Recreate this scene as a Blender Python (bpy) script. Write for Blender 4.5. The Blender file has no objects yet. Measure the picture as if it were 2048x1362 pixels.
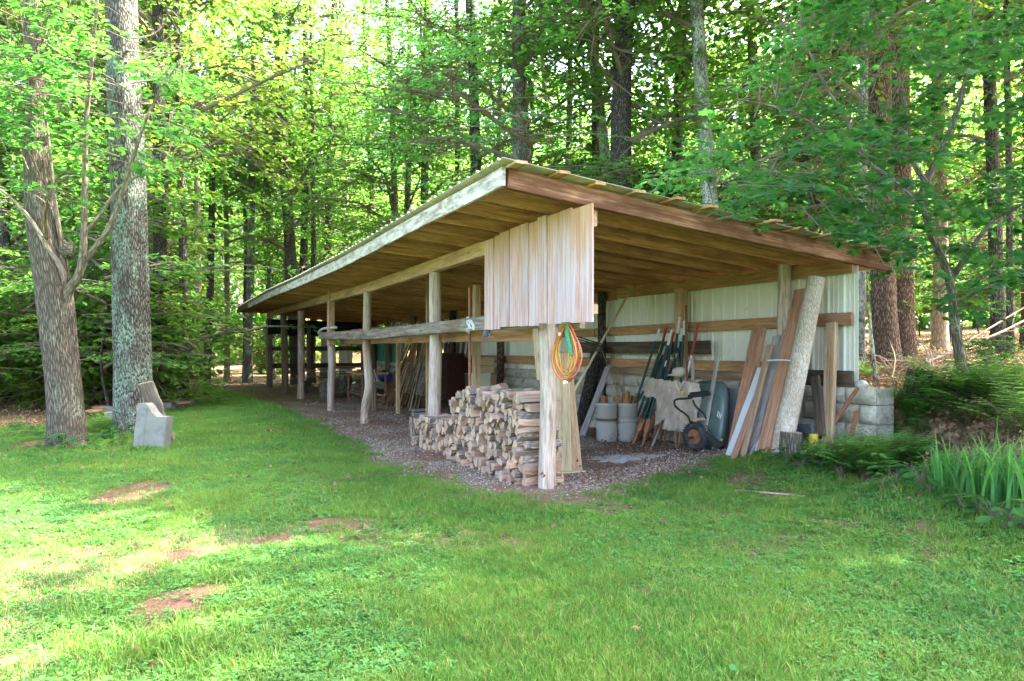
import bpy, math, random
import numpy as np
from mathutils import Vector, Matrix
random.seed(7)
RNG = np.random.default_rng(7)
scene = bpy.context.scene
COL = scene.collection
# ------------------------------------------------------------------ place and camera
H, F, CX, HY = 1.5, 1400.0, 1024.0, 697.0
UX, UY = -0.4493, 0.8934            # long side of the shed, going away
VX, VY = 0.8934, 0.4493             # depth of the shed, front to back
P0X, P0Y = 0.3723, 7.554            # foot of the nearest corner post
DEPTH = 3.66
def S(s, d, z): return Vector((P0X + s*UX + d*VX, P0Y + s*UY + d*VY, z))
def sd(x, y):
    a, b = x - P0X, y - P0Y
    return a*UX + b*UY, a*VX + b*VY
def sm(a, b, x):
    t = np.clip((x - a) / (b - a), 0, 1)
    return t*t*(3 - 2*t)
def vnoise(x, y, seed=0):
    xi = np.floor(x); yi = np.floor(y); fx = x - xi; fy = y - yi
    def h(i, j):
        v = np.sin(i*127.1 + j*311.7 + seed*74.7) * 43758.5453
        return v - np.floor(v)
    fx = fx*fx*(3-2*fx); fy = fy*fy*(3-2*fy)
    return (h(xi, yi)*(1-fx) + h(xi+1, yi)*fx)*(1-fy) + (h(xi, yi+1)*(1-fx) + h(xi+1, yi+1)*fx)*fy
def fbm(x, y, seed=0, oct=4):
    a, t, n = 0.5, 0.0, 0.0
    for o in range(oct):
        t = t + a*vnoise(x, y, seed+o); n += a; x = x*2.03+5.1; y = y*2.03+1.7; a *= .5
    return t / n
def terrain(x, y):
    x = np.asarray(x, float); y = np.asarray(y, float)
    s, d = sd(x, y)
    inner = sm(3.98, 4.3, d) * 0.98
    ramp = sm(0.6, 5.2, d) * 0.98
    w = sm(-1.45, -2.8, s)
    far = sm(2.0, 9.0, d) * 0.8
    w2 = sm(22.5, 25.0, s)
    h = inner*(1-w) + ramp*w
    h = h*(1-w2) + far*w2
    fl = 0.36*sm(1.3, 3.5, d)*sm(2.6, -0.9, s)
    h = np.maximum(h, fl*(1-w) + ramp*w*0)
    h = h + np.clip(d - 4.3, 0, 80)*0.045
    h = h + (fbm(x*.35, y*.35, 3)-.5)*0.10*sm(9, 16, y+np.abs(x)*.3) + (fbm(x*1.3, y*1.3, 5)-.5)*0.03
    return h
def tz(x, y): return float(terrain(x, y))
def at(px, py, Y): return Vector(((px-CX)/F*Y, Y, H - (py-HY)/F*Y))
def gnd(px, py, z=0.0):
    Y = (H - z)*F/(py - HY); return Vector(((px-CX)/F*Y, Y, z))
def onp(px, py, d):
    r = (px-CX)/F; q = (py-HY)/F
    # (r*Y - P0X)*VX + (Y-P0Y)*VY = d
    Y = (d + P0X*VX + P0Y*VY) / (r*VX + VY)
    return Vector((r*Y, Y, H - q*Y))
def gt(px, py):
    r = (px-CX)/F; q = (py-HY)/F
    Y = 2.5
    while Y < 90:
        if H - q*Y <= tz(r*Y, Y): break
        Y += 0.03
    return Vector((r*Y, Y, tz(r*Y, Y)))
def pxm(w, Y): return w*Y/F
# ------------------------------------------------------------------ mesh builder
class MB:
    def __init__(self):
        self.v, self.f, self.g, self.m, self.sm = [], [], [], [], []
    def add(self, verts, faces, gc=None, mi=0, smooth=False):
        o = len(self.v)
        self.v += [tuple(p) for p in verts]
        self.g += [tuple(p) for p in (gc if gc is not None else verts)]
        for fc in faces:
            self.f.append([i+o for i in fc]); self.m.append(mi); self.sm.append(smooth)
    def frame(self, a, b, up=None):
        t = (b-a).normalized()
        up = Vector(up) if up is not None else (Vector((0,0,1)) if abs(t.z) < .9 else Vector((VX,VY,0)))
        x = t.cross(up)
        if x.length < 1e-5: x = t.cross(Vector((1,0,0)))
        x.normalize(); y = x.cross(t).normalized()
        return t, x, y
    def beam(self, pts, w, h, up=None, ch=.006, jit=0.0, mi=0, smooth=False, taper=1.0):
        """chamfered timber along pts; w across (t x up), h along up"""
        pts = [Vector(p) for p in pts]
        ro = random.uniform(0, 50); ro2 = random.uniform(0, 50)
        L = 0; rings = []; gcs = []
        ch = min(ch, w*.3, h*.3)
        sec = [(-w/2+ch,-h/2),(w/2-ch,-h/2),(w/2,-h/2+ch),(w/2,h/2-ch),(w/2-ch,h/2),(-w/2+ch,h/2),(-w/2,h/2-ch),(-w/2,-h/2+ch)]
        n = len(pts)
        for i, p in enumerate(pts):
            a = pts[max(0,i-1)]; b = pts[min(n-1,i+1)]
            t, x, y = self.frame(a, b, up)
            if i: L += (p-pts[i-1]).length
            k = 1 + (taper-1)*i/(n-1)
            jx = random.uniform(-jit,jit); jy = random.uniform(-jit,jit)
            for (sx, sy) in sec:
                q = p + x*(sx*k+jx+random.uniform(-jit,jit)*.4) + y*(sy*k+jy+random.uniform(-jit,jit)*.4)
                rings.append(q); gcs.append((L+ro, sx+ro2, sy+ro2*.7))
        fs = []
        for i in range(n-1):
            for k in range(8):
                a = i*8+k; b = i*8+(k+1) % 8
                fs.append([a, b, b+8, a+8])
        fs.append(list(range(7,-1,-1))); fs.append([ (n-1)*8+k for k in range(8)])
        self.add(rings, fs, gcs, mi, smooth)
    def plank(self, a, b, w, h, up=None, ch=.004, seg=1, jit=0.0, mi=0, bow=0.0):
        a = Vector(a); b = Vector(b)
        pts = [a.lerp(b, i/seg) for i in range(seg+1)]
        if bow:
            t, x, y = self.frame(a, b, up)
            pts = [p + y*bow*math.sin(math.pi*i/seg) for i, p in enumerate(pts)]
        self.beam(pts, w, h, up, ch, jit, mi)
    def tube(self, pts, rad, n=10, rough=0.0, mi=0, cap=True, smooth=True, mi_cap=None, freq=3.0, ridge=0):
        pts = [Vector(p) for p in pts]
        if not hasattr(rad, '__len__'): rad = [rad]*len(pts)
        ro = random.uniform(0, 50); L = 0
        vs, gs, fs = [], [], []
        m = len(pts)
        x = None
        for i, p in enumerate(pts):
            a = pts[max(0,i-1)]; b = pts[min(m-1,i+1)]
            t = (b-a).normalized()
            if x is None:
                _, x, y = self.frame(a, b)
            x = (x - t*x.dot(t)).normalized(); y = t.cross(x)
            if i: L += (p-pts[i-1]).length
            for k in range(n):
                th = 2*math.pi*k/n
                r = rad[i]
                if rough:
                    r *= 1 + rough*(float(fbm(np.array(math.cos(th)*1.3+ro), np.array(L*freq*.4+math.sin(th)*1.3+ro), 2))-.5)*2
                if ridge: r *= 1 + ridge*math.sin(th*5+ro+L*.3)
                vs.append(p + x*(math.cos(th)*r) + y*(math.sin(th)*r))
                gs.append((L+ro, math.cos(th)*rad[i], math.sin(th)*rad[i]))
        for i in range(m-1):
            for k in range(n):
                a = i*n+k; b = i*n+(k+1) % n
                fs.append([a, b, b+n, a+n])
        self.add(vs, fs, gs, mi, smooth)
        if cap:
            for base, rev in ((0, True), ((m-1)*n, False)):
                idx = list(range(n))
                c = [vs[base+k] for k in idx]; g = [gs[base+k] for k in idx]
                self.add(c, [idx[::-1] if rev else idx], g, mi if mi_cap is None else mi_cap, False)
    def lathe(self, prof, c, n=24, axis='Z', mi=0, smooth=True):
        """prof: list of (r, h) ; revolved round axis through c"""
        c = Vector(c); vs, fs = [], []
        if axis == 'Z': X, Y, Z = Vector((1,0,0)), Vector((0,1,0)), Vector((0,0,1))
        else:
            Z = Vector(axis).normalized(); X = Z.cross(Vector((0,0,1)))
            if X.length < 1e-3: X = Vector((1,0,0))
            X.normalize(); Y = Z.cross(X)
        for (r, h) in prof:
            for k in range(n):
                th = 2*math.pi*k/n
                vs.append(c + X*(math.cos(th)*r) + Y*(math.sin(th)*r) + Z*h)
        for i in range(len(prof)-1):
            for k in range(n):
                a = i*n+k; b = i*n+(k+1) % n
                fs.append([a, b, b+n, a+n])
        self.add(vs, fs, None, mi, smooth)
        if prof[0][0] > 1e-4: self.add(vs[:n], [list(range(n))[::-1]], None, mi, False)
        if prof[-1][0] > 1e-4: self.add(vs[-n:], [list(range(n))], None, mi, False)
    def box(self, c, size, rz=0.0, ch=.006, mi=0, rot=None):
        R = rot if rot is not None else Matrix.Rotation(rz, 3, 'Z')
        c = Vector(c); ax = R @ Vector((1,0,0)); up = R @ Vector((0,0,1))
        self.beam([c-ax*size[0]/2, c+ax*size[0]/2], size[1], size[2], up, ch, 0, mi)
    def rock(self, c, size, n=10, rough=.25, seed=0, mi=0, sq=1.0, smooth=True):
        vs, fs = [], []
        c = Vector(c); m = n
        for i in range(m+1):
            ph = math.pi*i/m
            for k in range(2*n):
                th = math.pi*k/n
                v = Vector((math.sin(ph)*math.cos(th), math.sin(ph)*math.sin(th), math.cos(ph)))
                v = Vector([math.copysign(abs(q)**sq, q) for q in v])
                rr = 1 + rough*(float(fbm(np.array(v.x*2+seed*3.1+9), np.array(v.y*2+v.z*1.7+seed), 1))-.5)*2
                vs.append(c + Vector((v.x*size[0]*rr, v.y*size[1]*rr, v.z*size[2]*rr)))
        for i in range(m):
            for k in range(2*n):
                a = i*2*n+k; b = i*2*n+(k+1) % (2*n)
                fs.append([a, a+2*n, b+2*n, b])
        self.add(vs, fs, None, mi, smooth)
    def sheet(self, poly, fn, step, mi=0):
        """cloth-like sheet: cells of a grid inside a 2D outline, mapped by fn(x, y) -> point"""
        P = np.array(poly, float); x0, y0 = P.min(0); x1, y1 = P.max(0)
        nx = int((x1-x0)/step)+1; ny = int((y1-y0)/step)+1
        ids = {}; vs = []; fs = []
        def vid(i, j):
            if (i, j) not in ids:
                ids[(i, j)] = len(vs); vs.append(fn(x0+i*step, y0+j*step))
            return ids[(i, j)]
        for i in range(nx):
            for j in range(ny):
                if inpoly(x0+(i+.5)*step, y0+(j+.5)*step, poly):
                    fs.append([vid(i,j), vid(i,j+1), vid(i+1,j+1), vid(i+1,j)])
        self.add(vs, fs, None, mi, True)
    def build(self, name, mats, parent=None, origin=None):
        v = np.array(self.v, float)
        if parent is not None:
            off = Vector((0,0,0)); q = parent
            while q is not None: off += q.location; q = q.parent
            o = np.array(off); loc = (0,0,0)
        else:
            if origin is None: o = np.array([v[:,0].mean(), v[:,1].mean(), v[:,2].min()])
            else: o = np.array(origin)
            loc = tuple(o)
        me = bpy.data.meshes.new(name)
        me.from_pydata((v-o).tolist(), [], self.f)
        if not isinstance(mats, (list, tuple)): mats = [mats]
        for m in mats: me.materials.append(m)
        me.polygons.foreach_set('material_index', self.m)
        me.polygons.foreach_set('use_smooth', self.sm)
        at_ = me.attributes.new('gc', 'FLOAT_VECTOR', 'POINT')
        at_.data.foreach_set('vector', np.array(self.g, np.float32).ravel())
        me.update()
        ob = bpy.data.objects.new(name, me); COL.objects.link(ob)
        ob.location = loc
        if parent is not None: ob.parent = parent
        return ob
def inpoly(x, y, poly):
    c = False; n = len(poly); j = n-1
    for i in range(n):
        xi, yi = poly[i]; xj, yj = poly[j]
        if (yi > y) != (yj > y) and x < (xj-xi)*(y-yi)/(yj-yi)+xi: c = not c
        j = i
    return c
def tag(o, label=None, cat=None, group=None, kind=None):
    if label: o['label'] = label
    if cat: o['category'] = cat
    if group: o['group'] = group
    if kind: o['kind'] = kind
    return o
def empty(name, loc, label, cat, group=None):
    o = bpy.data.objects.new(name, None); COL.objects.link(o); o.location = loc
    o.empty_display_size = .1
    return tag(o, label, cat, group)
def smoothpath(pts, k=4):
    """Catmull-Rom through points"""
    pts = [Vector(p) for p in pts]; out = []
    n = len(pts)
    for i in range(n-1):
        a = pts[max(0,i-1)]; b = pts[i]; c = pts[i+1]; d = pts[min(n-1,i+2)]
        for j in range(k):
            t = j/k
            out.append(.5*((2*b)+(c-a)*t+(2*a-5*b+4*c-d)*t*t+(3*b-a-3*c+d)*t*t*t))
    out.append(pts[-1]); return out
def npmesh(name, V, Fq, mats, rnd=None, mi=None, smooth=False):
    """fast mesh: V (n,3), Fq list of (m,k) index arrays"""
    me = bpy.data.meshes.new(name)
    if not isinstance(Fq, list): Fq = [Fq]
    loops = np.concatenate([f.ravel() for f in Fq]).astype(np.int32)
    tot = np.concatenate([np.full(len(f), f.shape[1]) for f in Fq]).astype(np.int32)
    st = np.concatenate([[0], np.cumsum(tot)[:-1]]).astype(np.int32)
    me.vertices.add(len(V)); me.vertices.foreach_set('co', np.asarray(V, np.float32).ravel())
    me.loops.add(len(loops)); me.loops.foreach_set('vertex_index', loops)
    me.polygons.add(len(tot)); me.polygons.foreach_set('loop_start', st); me.polygons.foreach_set('loop_total', tot)
    for m in (mats if isinstance(mats, (list, tuple)) else [mats]): me.materials.append(m)
    if mi is not None: me.polygons.foreach_set('material_index', np.asarray(mi, np.int32))
    me.polygons.foreach_set('use_smooth', np.full(len(tot), smooth))
    if rnd is not None:
        a = me.attributes.new('rnd', 'FLOAT', 'POINT'); a.data.foreach_set('value', np.asarray(rnd, np.float32))
    me.update(calc_edges=True); me.validate()
    return me
# ------------------------------------------------------------------ materials
class NT:
    def __init__(self, name):
        self.m = bpy.data.materials.new(name); self.m.use_nodes = True
        self.t = self.m.node_tree; self.t.nodes.clear()
        self.out = self.n('ShaderNodeOutputMaterial')
    def n(self, typ, **kw):
        nd = self.t.nodes.new(typ)
        for k, v in kw.items():
            if k.startswith('i_'):
                key = k[2:]; key = int(key) if key.isdigit() else key.replace('_', ' ')
                nd.inputs[key].default_value = v
            else: setattr(nd, k, v)
        return nd
    def l(self, a, b):
        self.t.links.new(a, b)
    def noise(self, vec, scale, detail=5, rough=.6, dist=0.0):
        nd = self.n('ShaderNodeTexNoise'); nd.inputs['Scale'].default_value = scale
        nd.inputs['Detail'].default_value = detail; nd.inputs['Roughness'].default_value = rough; nd.inputs['Distortion'].default_value = dist
        if vec is not None: self.l(vec, nd.inputs['Vector'])
        return nd.outputs['Fac']
    def mapping(self, vec, scale=(1,1,1)):
        nd = self.n('ShaderNodeMapping'); nd.inputs['Scale'].default_value = scale; self.l(vec, nd.inputs['Vector']); return nd.outputs['Vector']
    def ramp(self, fac, stops):
        nd = self.n('ShaderNodeValToRGB'); el = nd.color_ramp.elements
        while len(el) < len(stops): el.new(.5)
        for e, (p, c) in zip(el, stops):
            e.position = p; e.color = (*c, 1) if len(c) == 3 else c
        self.l(fac, nd.inputs['Fac']); return nd.outputs['Color']
    def mix(self, fac, a, b, mode='MIX'):
        nd = self.n('ShaderNodeMix', data_type='RGBA', blend_type=mode)
        for s, v in ((nd.inputs[0], fac), (nd.inputs[6], a), (nd.inputs[7], b)):
            if isinstance(v, (int, float)): s.default_value = v
            elif isinstance(v, tuple): s.default_value = (*v, 1)
            else: self.l(v, s)
        return nd.outputs[2]
    def mrange(self, v, a, b, c=0.0, d=1.0):
        nd = self.n('ShaderNodeMapRange'); self.l(v, nd.inputs[0])
        for i, q in enumerate((a, b, c, d)): nd.inputs[i+1].default_value = q
        return nd.outputs[0]
    def attr(self, name):
        nd = self.n('ShaderNodeAttribute', attribute_name=name); return nd
    def obj(self):
        return self.n('ShaderNodeTexCoord').outputs['Object']
    def geo(self):
        return self.n('ShaderNodeNewGeometry').outputs['Position']
    def vary(self, col, lo=.8, hi=1.2):
        oi = self.n('ShaderNodeObjectInfo'); hs = self.n('ShaderNodeHueSaturation')
        self.l(self.mrange(oi.outputs['Random'], 0, 1, lo, hi), hs.inputs['Value']); self.l(col, hs.inputs['Color'])
        return hs.outputs['Color']
    def bump(self, h, strength=.4, dist=.01):
        nd = self.n('ShaderNodeBump'); nd.inputs['Strength'].default_value = strength; nd.inputs['Distance'].default_value = dist
        self.l(h, nd.inputs['Height']); return nd.outputs['Normal']
    def bsdf(self, col, rough=.8, normal=None, metallic=0.0, spec=.3):
        p = self.n('ShaderNodeBsdfPrincipled')
        if isinstance(col, tuple): p.inputs['Base Color'].default_value = (*col, 1)
        else: self.l(col, p.inputs['Base Color'])
        if isinstance(rough, (int, float)): p.inputs['Roughness'].default_value = rough
        else: self.l(rough, p.inputs['Roughness'])
        p.inputs['Metallic'].default_value = metallic
        p.inputs['Specular IOR Level'].default_value = spec
        if normal is not None: self.l(normal, p.inputs['Normal'])
        self.l(p.outputs[0], self.out.inputs[0]); return self.m
def wood(name, dark, mid, light, stain=None, stain_at=(.5,.65), lo=.8, hi=1.2, grain=28, bstr=.5, greys=False):
    k = NT(name); g = k.attr('gc').outputs['Vector']
    n1 = k.noise(k.mapping(g, (1.6, grain, grain)), 1.0, 6, .62, .6)
    n2 = k.noise(k.mapping(g, (7, grain*4, grain*4)), 1.0, 3, .6)
    c = k.ramp(n1, [(.28, dark), (.5, mid), (.72, light)])
    c = k.mix(k.mrange(n2, .35, .6, .35, 0), c, tuple(q*.45 for q in dark))
    n3 = k.noise(k.mapping(g, (1.1, 4, 4)), 1.0, 5, .65)
    if stain: c = k.mix(k.mrange(n3, stain_at[0], stain_at[1]), c, k.ramp(n1, [(.3, tuple(q*.7 for q in stain)), (.7, stain)]))
    vo = k.n('ShaderNodeTexVoronoi'); vo.inputs['Scale'].default_value = 1.0
    k.l(k.mapping(g, (1.5, 7, 7)), vo.inputs['Vector'])
    c = k.mix(k.mrange(vo.outputs['Distance'], .06, .13, .65, 0), c, tuple(q*.5 for q in dark))
    if greys:
        oi = k.n('ShaderNodeObjectInfo'); mm = k.n('ShaderNodeMath', operation='MULTIPLY'); mm.inputs[1].default_value = 7.31; k.l(oi.outputs['Random'], mm.inputs[0]); fr = k.n('ShaderNodeMath', operation='FRACT'); k.l(mm.outputs[0], fr.inputs[0])
        c = k.mix(k.mrange(fr.outputs[0], .65, 1, 0, .45), c, k.ramp(n1, [(.3, (.16,.14,.125)), (.7, (.42,.38,.34))]))
    c = k.vary(c, lo, hi)
    return k.bsdf(c, .82, k.bump(n1, bstr, .006), spec=.2)
def bark(name, dark, mid, light, lichen=None, la=(.55,.68), grain=14, bstr=1.0, along=2.4, bd=.03):
    k = NT(name); g = k.attr('gc').outputs['Vector']
    v = k.n('ShaderNodeTexVoronoi', feature='DISTANCE_TO_EDGE'); v.inputs['Scale'].default_value = 1.0
    wv = k.noise(k.mapping(g, (3, 9, 9)), 1.0, 4)
    mx = k.n('ShaderNodeVectorMath', operation='ADD'); k.l(k.mapping(g, (along, grain, grain)), mx.inputs[0])
    cmb = k.n('ShaderNodeCombineXYZ'); k.l(wv, cmb.inputs[0]); k.l(wv, cmb.inputs[1]); k.l(wv, cmb.inputs[2]); k.l(cmb.outputs[0], mx.inputs[1])
    k.l(mx.outputs[0], v.inputs['Vector'])
    n1 = k.noise(k.mapping(g, (6, 40, 40)), 1.0, 5, .65)
    e = k.mrange(v.outputs['Distance'], 0, .28)
    c = k.ramp(n1, [(.3, mid), (.7, light)])
    c = k.mix(e, dark, c)
    if lichen:
        n3 = k.noise(k.mapping(g, (1.4, 3, 3)), 1.0, 6, .7); n4 = k.noise(k.mapping(g, (22, 30, 30)), 1.0, 3, .6)
        f = k.n('ShaderNodeMath', operation='MULTIPLY'); k.l(k.mrange(n3, *la), f.inputs[0]); k.l(k.mrange(n4, .42, .55), f.inputs[1])
        c = k.mix(f.outputs[0], c, lichen)
    c = k.vary(c, .75, 1.2)
    hh = k.n('ShaderNodeMath', operation='ADD'); k.l(e, hh.inputs[0]); k.l(k.mrange(n1, 0, 1, 0, .5), hh.inputs[1])
    return k.bsdf(c, .9, k.bump(hh.outputs[0], bstr, bd), spec=.1)
def plain(name, col, rough=.6, metallic=0.0, var=.15, scale=8, bstr=.1, dirt=None, dirt_at=(.5,.65), spec=.3, bd=.004):
    k = NT(name); o = k.obj()
    n = k.noise(o, scale, 6, .65)
    c = k.ramp(n, [(.25, tuple(q*(1-var) for q in col)), (.75, tuple(min(1, q*(1+var)) for q in col))])
    if dirt:
        n2 = k.noise(o, scale*.5+1.3, 7, .7)
        c = k.mix(k.mrange(n2, *dirt_at), c, dirt)
    return k.bsdf(c, rough, k.bump(k.noise(o, scale*(6 if bd < .01 else 1.6), 7, .7), bstr, bd), metallic, spec)
def leafmat(name, dk, lt, tr, hue=.03, trans=.5, rough=.55, patch=False):
    k = NT(name); r = k.attr('rnd').outputs['Fac']; oi = k.n('ShaderNodeObjectInfo')
    c = k.ramp(r, [(0, dk), (1, lt)]); t = k.ramp(r, [(0, tuple(q*.75 for q in tr)), (1, tr)])
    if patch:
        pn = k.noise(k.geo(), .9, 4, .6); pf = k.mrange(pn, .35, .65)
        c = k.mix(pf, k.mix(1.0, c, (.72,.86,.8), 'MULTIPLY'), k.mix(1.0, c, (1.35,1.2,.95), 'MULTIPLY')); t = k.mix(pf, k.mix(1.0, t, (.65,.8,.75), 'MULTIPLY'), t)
    outs = []
    for col in (c, t):
        hs = k.n('ShaderNodeHueSaturation'); k.l(col, hs.inputs['Color'])
        k.l(k.mrange(oi.outputs['Random'], 0, 1, .5-hue, .5+hue), hs.inputs['Hue'])
        k.l(k.mrange(oi.outputs['Random'], 0, 1, .85, 1.2), hs.inputs['Value']); outs.append(hs.outputs['Color'])
    d = k.n('ShaderNodeBsdfPrincipled'); k.l(outs[0], d.inputs['Base Color']); d.inputs['Roughness'].default_value = rough; d.inputs['Specular IOR Level'].default_value = .18
    tb = k.n('ShaderNodeBsdfTranslucent'); k.l(outs[1], tb.inputs['Color'])
    ms = k.n('ShaderNodeMixShader'); ms.inputs[0].default_value = trans
    k.l(d.outputs[0], ms.inputs[1]); k.l(tb.outputs[0], ms.inputs[2]); k.l(ms.outputs[0], k.out.inputs[0])
    return k.m
M = {}
M['post'] = wood('peeled_post_wood', (.24,.16,.11), (.52,.40,.31), (.70,.58,.48), (.38,.22,.13), (.55,.7), .9, 1.12, 18)
M['grey_timber'] = wood('grey_timber', (.12,.09,.065), (.30,.24,.185), (.46,.38,.30), (.20,.13,.08), (.5,.65))
M['rough_post'] = wood('rough_post_wood', (.09,.06,.04), (.24,.17,.12), (.36,.28,.21), None)
M['rafter'] = wood('rafter_wood', (.28,.115,.06), (.58,.28,.15), (.70,.40,.24), (.33,.15,.08), (.5,.7), .75, 1.2)
M['beam'] = wood('beam_wood', (.30,.16,.085), (.57,.35,.20), (.67,.46,.29), (.36,.2,.12), (.5,.7))
M['gable'] = wood('gable_rafter_wood', (.10,.04,.02), (.35,.165,.085), (.62,.40,.26), (.18,.075,.04), (.42,.6), .95, 1.05, 34, .9)
M['girt'] = wood('girt_wood', (.28,.135,.055), (.54,.29,.135), (.64,.39,.205), (.34,.17,.085), (.5,.72))
M['dark_board'] = wood('dark_stained_board', (.05,.035,.025), (.13,.095,.065), (.21,.16,.11), (.08,.06,.05))
M['pale_board'] = wood('pale_yellow_board', (.34,.26,.14), (.55,.45,.28), (.66,.57,.39), None)
M['red_board'] = wood('cedar_board', (.28,.12,.06), (.48,.25,.15), (.60,.36,.24), (.34,.19,.12), (.5,.7))
M['tan_board'] = wood('tan_board', (.28,.165,.085), (.50,.33,.195), (.62,.44,.29), (.33,.21,.13), (.5,.7))
M['silver_board'] = wood('silvered_board', (.20,.17,.15), (.38,.34,.31), (.52,.48,.44), (.3,.22,.17), (.55,.7))
M['offcut'] = wood('offcut_wood', (.24,.10,.03), (.44,.22,.08), (.55,.33,.15), (.12,.07,.04), (.5,.65), .6, 1.2)
M['split'] = wood('split_wood', (.36,.19,.11), (.62,.40,.26), (.74,.54,.38), (.40,.30,.24), (.45,.62), .75, 1.15, 22, .8, True)
M['end'] = wood('cut_end_wood', (.38,.21,.11), (.62,.41,.26), (.74,.54,.38), (.40,.29,.23), (.46,.62), .75, 1.15, 40, .8, True)
M['log_bark'] = bark('firewood_bark', (.16,.13,.10), (.34,.27,.21), (.48,.41,.34), None, grain=40, along=9, bstr=.7, bd=.008)
M['fascia'] = None
def fascia_mat():
    k = NT('peeling_white_fascia'); g = k.attr('gc').outputs['Vector']
    n1 = k.noise(k.mapping(g, (3, 14, 14)), 1.0, 8, .72); n2 = k.noise(k.mapping(g, (1.5, 40, 40)), 1.0, 5)
    w = k.ramp(n2, [(.3, (.22,.17,.12)), (.7, (.38,.31,.23))])
    c = k.mix(k.mrange(n1, .40, .56), w, (.66,.595,.51))
    c = k.mix(k.mrange(k.noise(k.mapping(g, (12, 30, 30)), 1.0, 4), .62, .7), c, (.16,.14,.13))
    return k.bsdf(c, .7, k.bump(n1, .4, .004))
M['fascia'] = fascia_mat()
def panel_mat():
    k = NT('faded_painted_boards'); g = k.attr('gc').outputs['Vector']
    n1 = k.noise(k.mapping(g, (1.1, 26, 26)), 1.0, 7, .66, .5); n2 = k.noise(k.mapping(g, (5, 60, 60)), 1.0, 5)
    n3 = k.noise(k.mapping(g, (.9, 5, 5)), 1.0, 6, .7)
    base = k.ramp(n2, [(.3, (.40,.19,.13)), (.7, (.54,.31,.24))])
    c = k.mix(k.mrange(n1, .40, .66, 0, .9), base, (.56,.50,.53)); c = k.mix(k.mrange(k.noise(k.mapping(g, (1.6, 9, 9)), 1.0, 6, .7), .52, .66, 0, .75), c, (.62,.40,.33))
    top = k.attr('gc'); sx = k.n('ShaderNodeSeparateXYZ'); k.l(k.n('ShaderNodeTexCoord').outputs['Generated'], sx.inputs[0])
    f = k.n('ShaderNodeMath', operation='ADD'); k.l(sx.outputs[2], f.inputs[0]); k.l(k.mrange(n3, .3, .7, -.35, .35), f.inputs[1])
    c = k.mix(k.mrange(f.outputs[0], .55, 1.0, 0, .85), c, k.ramp(n1, [(.3, (.38,.18,.07)), (.7, (.56,.34,.16))]))
    return k.bsdf(k.vary(c, .9, 1.08), .75, k.bump(n1, .4, .004))
M['panel'] = panel_mat()
def metal_wall():
    k = NT('off_white_wall_metal'); g = k.obj()
    n1 = k.noise(k.mapping(g, (2, 2, .5)), 1.5, 6, .7)
    c = k.ramp(n1, [(.3, (.74,.71,.58)), (.7, (.84,.82,.72))])
    c = k.mix(k.mrange(k.noise(g, 3, 8, .75), .62, .75), c, (.5,.45,.36))
    return k.bsdf(c, .42, None, 0.0, .5)
M['wall_metal'] = metal_wall()
M['roof_metal'] = plain('tan_roof_metal', (.60,.55,.44), .4, .1, .12, 2, .05, (.40,.35,.26), (.5,.7))
M['concrete'] = plain('concrete', (.235,.23,.20), .9, 0, .25, 5, .6, (.13,.125,.105), (.52,.72))
M['block'] = plain('block_concrete', (.56,.51,.40), .92, 0, .25, 7, 1.0, (.27,.235,.16), (.50,.68), .1, .05)
M['drum'] = plain('drum_grey', (.40,.38,.32), .7, 0, .15, 5, .3, (.24,.18,.13), (.56,.68))
M['rust'] = plain('rust', (.28,.12,.06), .9, .1, .35, 14, .5, (.14,.07,.045))
M['tpost_green'] = plain('post_green_paint', (.035,.085,.075), .5, .0, .25, 10, .2, (.18,.10,.06), (.62,.7))
M['tpost_rust'] = plain('post_rust_paint', (.40,.17,.08), .85, 0, .3, 12, .4)
M['white_paint'] = plain('white_paint', (.78,.76,.72), .5, 0, .08, 10)
M['red_paint'] = plain('red_paint', (.42,.05,.04), .5, 0, .2, 10)
M['galv'] = plain('galvanised_sheet', (.42,.45,.46), .45, .55, .15, 4, .15, (.25,.24,.22), (.6,.75))
M['bluegrey'] = plain('blue_grey_trim', (.46,.54,.60), .5, 0, .08, 3)
M['white_trim'] = plain('white_trim', (.56,.58,.59), .4, 0, .06, 3, .05, (.45,.43,.4), (.62,.75))
M['tray'] = plain('green_tray', (.11,.155,.14), .38, .0, .2, 4, .1, (.16,.17,.15), (.6,.75), .5)
M['black_metal'] = plain('black_metal', (.035,.033,.03), .55, .4, .3, 10, .2, (.16,.08,.04), (.58,.7))
M['rubber'] = plain('rubber', (.03,.03,.032), .8, 0, .3, 20, .3, (.11,.10,.09), (.5,.7))
M['shirt'] = plain('work_shirt_cloth', (.50,.41,.32), .95, 0, .2, 5, .25, (.36,.23,.15), (.52,.75))
M['orange_cord'] = plain('orange_cord', (.62,.19,.085), .5)
M['yellow_cord'] = plain('yellow_cord', (.70,.45,.08), .5)
M['green_cord'] = plain('green_cord', (.05,.25,.12), .6, 0, .4, 30, .6)
M['cream'] = plain('cream_plastic', (.72,.66,.44), .5)
M['twine'] = plain('twine', (.62,.60,.56), .9, 0, .1, 30)
M['glove'] = plain('grey_glove', (.16,.15,.16), .95, 0, .3, 20, .4)
M['yellow'] = plain('yellow_paint', (.72,.50,.03), .45, 0, .1, 6, .1, (.35,.2,.06), (.66,.75))
M['slate'] = plain('dark_slate', (.10,.11,.13), .6, 0, .2, 8)
M['cabinet'] = wood('dark_red_cabinet', (.018,.007,.005), (.04,.013,.008), (.06,.022,.013), None)
M['cardboard'] = plain('cardboard', (.50,.38,.20), .9, 0, .1, 3)
M['cardboard_pale'] = plain('pale_cardboard', (.62,.60,.46), .9, 0, .08, 3)
M['tarp'] = plain('green_tarp', (.05,.34,.20), .5, 0, .2, 2, .2)
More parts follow.
